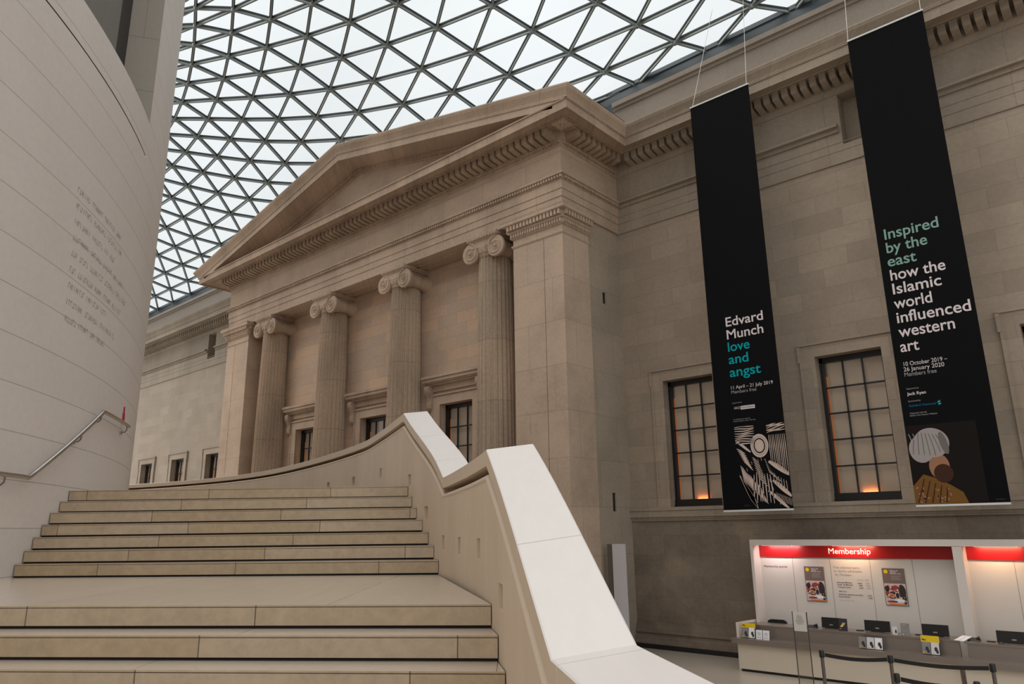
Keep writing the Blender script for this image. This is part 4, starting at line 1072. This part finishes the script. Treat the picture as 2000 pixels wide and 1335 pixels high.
def poster(x0, label):
    t = thing('membership_poster', label, 'poster', (x0, YB - .03, 1.27), group='posters on the desk backdrop')
    w = .385; z0, z1 = 1.275, 1.935; y = YB - .012
    b = MB(); b.box(x0, x0 + w, y, YB - .001, z0, z1); b.build('sheet', M_brownp, t)
    yy = y - .002
    p = MB(); p.quad((x0 + .01, yy, z0 + .01), (x0 + w - .01, yy, z0 + .01), (x0 + w - .01, yy, z0 + .39), (x0 + .01, yy, z0 + .39), 0)
    rg2 = random.Random(5)
    def bl(cx, cz, rx, rz, mi, n=14, dy=.001): p.add([(x0 + cx + rx*math.cos(2*PI*j/n), yy - dy, z0 + cz + rz*math.sin(2*PI*j/n)) for j in range(n)], [tuple(range(n))], mi)
    bl(.055, .30, .045, .05, 1); bl(.05, .23, .035, .04, 2); bl(.20, .30, .07, .06, 2); bl(.31, .24, .06, .13, 1, dy=.0015); bl(.30, .34, .035, .035, 1, dy=.002); bl(.14, .22, .05, .03, 1, dy=.002)
    bl(.13, .15, .06, .03, 1, dy=.0025); bl(.13, .155, .045, .015, 3, dy=.003); bl(.12, .2, .035, .02, 3, dy=.003); bl(.22, .18, .03, .05, 1, dy=.002); bl(.12, .07, .09, .02, 2, dy=.002); bl(.25, .09, .10, .03, 4, dy=.002); bl(.2, .025, .16, .012, 3, dy=.003); bl(.35, .12, .02, .10, 1, dy=.003)
    for k in range(24): bl(rg2.uniform(.03, .35), rg2.uniform(.03, .36), rg2.uniform(.008, .02), rg2.uniform(.006, .016), rg2.randint(0, 4), 7, .004)
    p.build('photo_print', [M_pinkp, M_darkp, M_redp, M_orangep, M_paper], t)
    s = MB(); s.add([(x0 + .065 + .036*math.cos(2*PI*j/20), yy, 1.875 + .036*math.sin(2*PI*j/20)) for j in range(20)], [tuple(range(20))]); s.build('yellow_roundel', M_yel, t)
    tt = MB()
    for s_, a, z in (('Enjoy in the', .28, 1.885), ('exclusive', .24, 1.86), ('Members room', .32, 1.833)): letters(tt, s_, x0 + .14, x0 + a, z, .02, yy, .015)
    tt.build('poster_heading', M_paper, t)
    tt = MB()
    for k in range(5): tt.box(x0 + .145, x0 + .33 - .02 * (k % 3), yy, yy + .001, 1.80 - .018 * k, 1.807 - .018 * k)
    tt.build('poster_small_text', M_inkl, t)
poster(-5.83, 'brown poster with crowd photo beside the Membership queries text')
poster(-4.37, 'brown poster with crowd photo right of the printed price list')

ct = thing('service_counter', 'long stepped steel topped counter with cream front panels', 'counter', (-4, 14.6, 0))
def csec(x0, x1, yf):
    b = MB(); b.box(x0 + .1, x1, yf + .06, yf + .2, .05, .52); b.build('front_panel', M_cream_lam, ct)
    b = MB(); b.box(x0 + .14, x1, yf + .1, yf + .2, 0, .06); b.build('kick_plinth', M_frame, ct)
    b = MB(); b.box(x0, x1, yf, yf + .34, .51, .605); b.build('lower_ledge', M_ctop, ct)
    b = MB(); b.box(x0 + .14, x1, yf + .3, yf + .36, .6, .82); b.build('riser', M_ctop, ct)
    b = MB(); b.box(x0 + .1, x1, yf + .29, yf + .74, .82, .85); b.build('worktop', M_ctop, ct)
    if x0 < -5: b = MB(); b.box(x0 + .15, x0 + .2, yf + .31, yf + .7, 0, .82); b.build('end_panel', M_lam, ct)
csec(-7.03, -3.11, 14.30); csec(-3.11, 2.4, 14.18)
ZC = .85
def monitor(x0, x1, label, z0=.86, z1=1.04, y=14.86, stand=True):
    t = thing('computer_monitor', label, 'monitor', ((x0 + x1) / 2, y, ZC), group='monitors on the counter')
    b = MB(); tl = .02; b.hexa([(x0, y - .02, z0), (x1, y - .02, z0), (x1, y + .03, z0), (x0, y + .03, z0), (x0, y - .02 + tl, z1), (x1, y - .02 + tl, z1), (x1, y + .02 + tl, z1), (x0, y + .02 + tl, z1)])
    b.build('screen', M_blk, t)
    b = MB(); xc = (x0 + x1) / 2; b.box(xc - .04, xc + .04, y + .01, y + .07, ZC, z0 + .1); b.box(xc - .11, xc + .11, y - .04, y + .1, ZC, ZC + .012); b.build('stand', M_blk, t)
    b = MB(); b.box(xc - .032, xc + .032, y - .019, y - .010, z0 + .045, z0 + .065); b.build('badge', M_logo, t)
monitor(-5.43, -5.08, 'black monitor back beside the dark leaflet stand, leftmost on the counter')
monitor(-4.66, -4.23, 'black monitor back in the middle of the first counter, price list above')
monitor(-3.71, -3.30, 'black monitor back behind the yellow topped leaflet rack')
monitor(-2.58, -2.1, 'black monitor back on the second counter at the right picture edge', .85, 1.03, 14.72)
# small items on the worktop
b = MB(); b.loft([[(-6.6 + (.02 if k else 0), 15.05, .55), (-6.2, 15.05, .55), (-6.2, 15.12, .55), (-6.6, 15.12, .55)] if False else [(-6.59, 15.04, z), (-6.21, 15.04, z), (-6.21, 15.09, z), (-6.59, 15.09, z)] for k, z in enumerate((.5, .83))])
b.v = []; b.f = []; b.m = []; b.uv = []
chair = thing('office_chair', 'black office chair with rounded back behind the left counter end', 'chair', (-6.4, 15.17, 0))
rr = []
for y in (15.08, 15.13):
    rr.append([(-6.4 + (.20 if abs(math.cos(t)) > .5 else .2) * max(-1, min(1, 1.25 * math.cos(t))), y, .72 + .19 * max(-1, min(1, 1.25 * math.sin(t)))) for t in [2*PI*j/24 for j in range(24)]])
b.loft(rr); b.build('backrest', M_blk, chair)
b = MB(); b.box(-6.58, -6.22, 15.06, 15.29, .36, .41); b.build('seat', M_blk, chair)
b = MB(); b.tube([(-6.4, 15.17, .05), (-6.4, 15.17, .38)], .025, 8); b.box(-6.42, -6.38, 15.13, 15.15, .38, .6); b.build('column', M_greyframe, chair)
b = MB()
for k in range(5):
    an = k * 2 * PI / 5; b.tube([(-6.4, 15.17, .06), (-6.4 + .16*math.cos(an), 15.17 + .1*math.sin(an), .02)], .018, 6)
b.build('star_base', M_blk, chair)
def phone(x, y, label):
    t = thing('desk_phone', label, 'telephone', (x, y, ZC), group='telephones on the counter')
    b = MB(); b.hexa([(x - .09, y - .06, ZC), (x + .09, y - .06, ZC), (x + .09, y + .07, ZC), (x - .09, y + .07, ZC), (x - .085, y - .05, ZC + .02), (x + .085, y - .05, ZC + .02), (x + .085, y + .06, ZC + .045), (x - .085, y + .06, ZC + .045)]); b.build('body', M_blk, t)
    b = MB(); b.tube([(x + .06, y - .06, ZC + .045), (x + .065, y - .02, ZC + .055), (x + .065, y + .03, ZC + .06), (x + .06, y + .07, ZC + .055)], [.018, .012, .012, .018], 8); b.build('handset', M_blk, t)
phone(-5.58, 14.75, 'black desk telephone behind the clear sign stand')
phone(-2.90, 14.66, 'black desk telephone next to the stacked white papers')
def keyb(x0, x1, y, label):
    b = MB(); b.box(x0, x1, y, y + .06, ZC, ZC + .014); tag(b.build('keyboard', M_blk), label, 'keyboard', 'keyboards on the counter')
keyb(-4.8, -4.68, 14.8, 'dark keyboard end showing left of the middle monitor'); keyb(-3.82, -3.74, 14.82, 'dark keyboard end showing between grey card and third monitor'); keyb(-2.72, -2.60, 14.66, 'dark keyboard end left of the rightmost monitor')
b = MB(); b.loft([[(-2.50 + rx*math.cos(2*PI*j/12), 14.56 + .045*rx/.035*math.sin(2*PI*j/12), ZC + z) for j in range(12)] for rx, z in ((.033, 0), (.035, .01), (.025, .022), (.008, .027))])
tag(b.build('computer_mouse', M_greyframe, smooth='auto'), 'grey computer mouse in front of the rightmost monitor', 'mouse')
def card(x0, x1, z0, z1, y, mat, label, grp, marks=()):
    t = thing('leaflet_stand', label, 'leaflet', ((x0 + x1) / 2, y, z0), group=grp)
    b = MB(); b.hexa([(x0, y, z0), (x1, y, z0), (x1, y + .01, z0), (x0, y + .01, z0), (x0, y + .03, z1), (x1, y + .03, z1), (x1, y + .04, z1), (x0, y + .04, z1)]); b.build('sheet', mat, t)
    b = MB(); b.box(x0, x1, y + .01, y + .07, z0, z0 + .008); b.build('foot', M_acr, t)
    if marks:
        m = MB(); mats_ = []
        for (cx, cz, rx, rz, mt) in marks:
            if mt not in mats_: mats_.append(mt)
            X = x0 + (x1 - x0) * cx; Z = z0 + (z1 - z0) * cz; yo = y + .03 * cz - .004
            m.add([(X + rx*math.cos(2*PI*j/12), yo + .03 / (z1 - z0) * rz*math.sin(2*PI*j/12), Z + rz*math.sin(2*PI*j/12)) for j in range(12)], [tuple(range(12))], mats_.index(mt))
        m.build('print', mats_, t)
    return t
card(-5.05, -4.90, .85, 1.06, 14.64, M_darkp, 'dark leaflet in a clear stand beside the leftmost monitor', 'cards on the worktop', ((.5, .5, .03, .012, M_yel), (.6, .62, .03, .01, M_pinkp), (.35, .38, .025, .012, M_paper), (.2, .18, .012, .01, M_orangep)))
card(-4.15, -4.07, .85, .98, 14.68, M_panelw, 'small pale card right of the middle monitor', 'cards on the worktop', ((.7, .4, .015, .03, M_darkp), (.15, .1, .01, .01, M_yel)))
card(-4.0, -3.86, .85, 1.05, 14.64, M_grey, 'grey printed card in stand between middle and third monitors', 'cards on the worktop', ((.4, .85, .045, .008, M_inkl), (.3, .7, .03, .005, M_inkl), (.35, .55, .03, .004, M_inkl), (.45, .4, .045, .008, M_inkl), (.25, .1, .012, .012, M_yel)))
def rack(x0, n, label, head, pal, y=14.42, w=.135):
    t = thing('leaflet_rack', label, 'leaflet rack', (x0, y, .605), group='leaflet racks on the lower ledge')
    W = w * n
    b = MB(); b.box(x0, x0 + W, y + .06, y + .07, .605, .82 if head else .80); b.box(x0, x0 + W, y - .02, y + .07, .605, .615); b.box(x0 + W, x0 + W + .006, y - .02, y + .07, .605, .8); b.build('clear_holder', M_acr, t)
    for k in range(n):
        l = MB(); xa = x0 + w * k + .006; xb = x0 + w * (k + 1) - .006
        l.hexa([(xa, y, .616), (xb, y, .616), (xb, y + .012, .616), (xa, y + .012, .616), (xa, y + .04, .80), (xb, y + .04, .80), (xb, y + .05, .80), (xa, y + .05, .80)], 0)
        for cx, cz, rx, rz, mi in ((.6, .45, .025, .035, 1), (.75, .25, .02, .03, 1), (.2, .12, .012, .01, 2)):
            X = xa + (xb - xa) * cx; Z = .616 + .184 * cz; l.add([(X + rx*math.cos(2*PI*j/10), y + .04 * cz - .003 + .2*rz*math.sin(2*PI*j/10), Z + rz*math.sin(2*PI*j/10)) for j in range(10)], [tuple(range(10))], mi)
        l.build('leaflet', [pal[k], M_darkp, M_yel], t)
    if head:
        hb = MB(); hb.box(x0 - .004, x0 + W + .004, y + .04, y + .06, .80, .875 if head is True else head); hb.build('yellow_header', M_yel, t)
        hl_ = MB(); letters(hl_, 'Map', x0 + .015, x0 + .075, .825, .03, y + .037, .02); hl_.build('header_word', M_ink, t)
rack(-6.86, 2, 'yellow headed leaflet rack at the left end of the counter', True, (M_grey, M_paper))
rack(-4.67, 3, 'three pocket leaflet rack on the ledge below the middle monitor', False, (M_grey, M_panelw, M_paper))
rack(-3.65, 2, 'yellow headed leaflet rack in front of the third monitor', .90, (M_grey, M_panelw))
for x, l in ((-6.57, 'white printed card next to the yellow headed left rack'), (-6.43, 'white printed card second from the yellow headed left rack')):
    card(x, x + .125, .607, .77, 14.42, M_paper, l, 'white cards on the ledge', ((.5, .6, .04, .035, M_panelw), (.3, .2, .02, .006, M_inkl), (.7, .2, .02, .006, M_inkl)))
for i, (x, l) in enumerate(((-3.1, 'tilted white paper lying on the counter, left of the pair'), (-3.02, 'tilted white paper lying on the counter, right of the pair'))):
    b = MB(); y = 14.5 - .04 * i
    b.hexa([(x - .06, y, ZC + .005), (x + .01, y, ZC + .005), (x + .1, y + .2, ZC + .06), (x + .03, y + .2, ZC + .06), (x - .06, y, ZC + .012), (x + .01, y, ZC + .012), (x + .1, y + .2, ZC + .067), (x + .03, y + .2, ZC + .067)])
    tag(b.build('paper_stack', M_paper), l, 'paper', 'papers on the counter')

# clear sign stand, queue barrier, grey panel
gs = thing('sign_stand', 'tall clear sign stand with two dark uprights before the counter', 'sign', (-4.46, 11.33, 0))
for x in (-4.56, -4.35):
    b = MB(); b.tube([(x, 11.33, 0), (x, 11.33, 1.5)], .008, 8); b.build('upright', M_greyframe, gs)
b = MB(); b.box(-4.55, -4.36, 11.327, 11.333, .05, 1.5); b.build('clear_panel', M_acr, gs)
b = MB(); b.box(-4.55, -4.36, 11.318, 11.324, 1.23, 1.5); b.build('notice', M_laminside, gs)
tx = MB()
for k, (s, w) in enumerate((('Please note', .07), ('All bags may', .09), ('be searched on', .10), ('entry. Membership', .12), ('queues start here', .11), ('Thank you', .08))): letters(tx, s, -4.455 - w/2, -4.455 + w/2, 1.44 - k * .022, .011, 11.315, .01)
tx.build('notice_text', M_ink, gs)
b = MB(); b.box(-4.58, -4.34, 11.25, 11.41, 0, .012); b.build('foot_plate', M_greyframe, gs)
def post(x, y, label):
    t = thing('barrier_post', label, 'barrier post', (x, y, 0), group='queue barrier posts')
    b = MB(); b.lathe((x, y, 0), [(.13, 0), (.13, .01), (.05, .03), (.024, .04), (.024, .9)], 20); b.build('pole', M_post, t, smooth='auto')
    b = MB(); b.lathe((x, y, .90), [(.026, 0), (.036, .005), (.036, .085), (.03, .1)], 16); b.build('head', M_blk, t, smooth='auto')
posts = [(-4.18, 11.3), (-3.30, 11.42), (-2.12, 11.52), (-2.88, 10.12), (-2.05, 10.15)]
plabs = ('queue post right of the clear sign stand', 'queue post in the middle of the back barrier row', 'queue post at the right end of the back barrier row', 'nearer queue post just right of the middle post', 'nearer queue post at the bottom picture edge')
for p, l in zip(posts, plabs): post(*p, l)
def belt(a, b_, label):
    m = MB(); n = 10
    for i in range(n):
        t0, t1 = i / n, (i + 1) / n
        z0, z1 = .965 - .03 * math.sin(PI * t0), .965 - .03 * math.sin(PI * t1)
        P0 = (a[0] + (b_[0] - a[0]) * t0, a[1] + (b_[1] - a[1]) * t0); P1 = (a[0] + (b_[0] - a[0]) * t1, a[1] + (b_[1] - a[1]) * t1)
        m.hexa([(P0[0], P0[1] - .002, z0 - .05), (P1[0], P1[1] - .002, z1 - .05), (P1[0], P1[1] + .002, z1 - .05), (P0[0], P0[1] + .002, z0 - .05), (P0[0], P0[1] - .002, z0), (P1[0], P1[1] - .002, z1), (P1[0], P1[1] + .002, z1), (P0[0], P0[1] + .002, z0)])
    tag(m.build('barrier_belt', M_belt), label, 'belt', 'queue barrier belts')
belt((posts[0][0] + .042, posts[0][1]), (posts[1][0] - .042, posts[1][1]), 'black belt between sign stand post and middle post')
belt((posts[1][0] + .042, posts[1][1]), (posts[2][0] - .042, posts[2][1]), 'black belt from middle post to the right end post')
belt((posts[3][0] + .042, posts[3][1]), (posts[4][0] - .042, posts[4][1]), 'lower nearer black belt at the bottom picture edge')
pn = thing('display_panel', 'tall pale grey free standing panel against the portico corner', 'panel', (-9.75, 14.5, 0))
b = MB(); b.box(-9.87, -9.54, 14.47, 14.53, 0, 2.375); b.build('pale_face', M_panelw, pn)
b = MB(); b.box(-10.03, -9.87, 14.5, 14.6, 0, 2.37); b.build('brown_edge', M_panelb, pn)
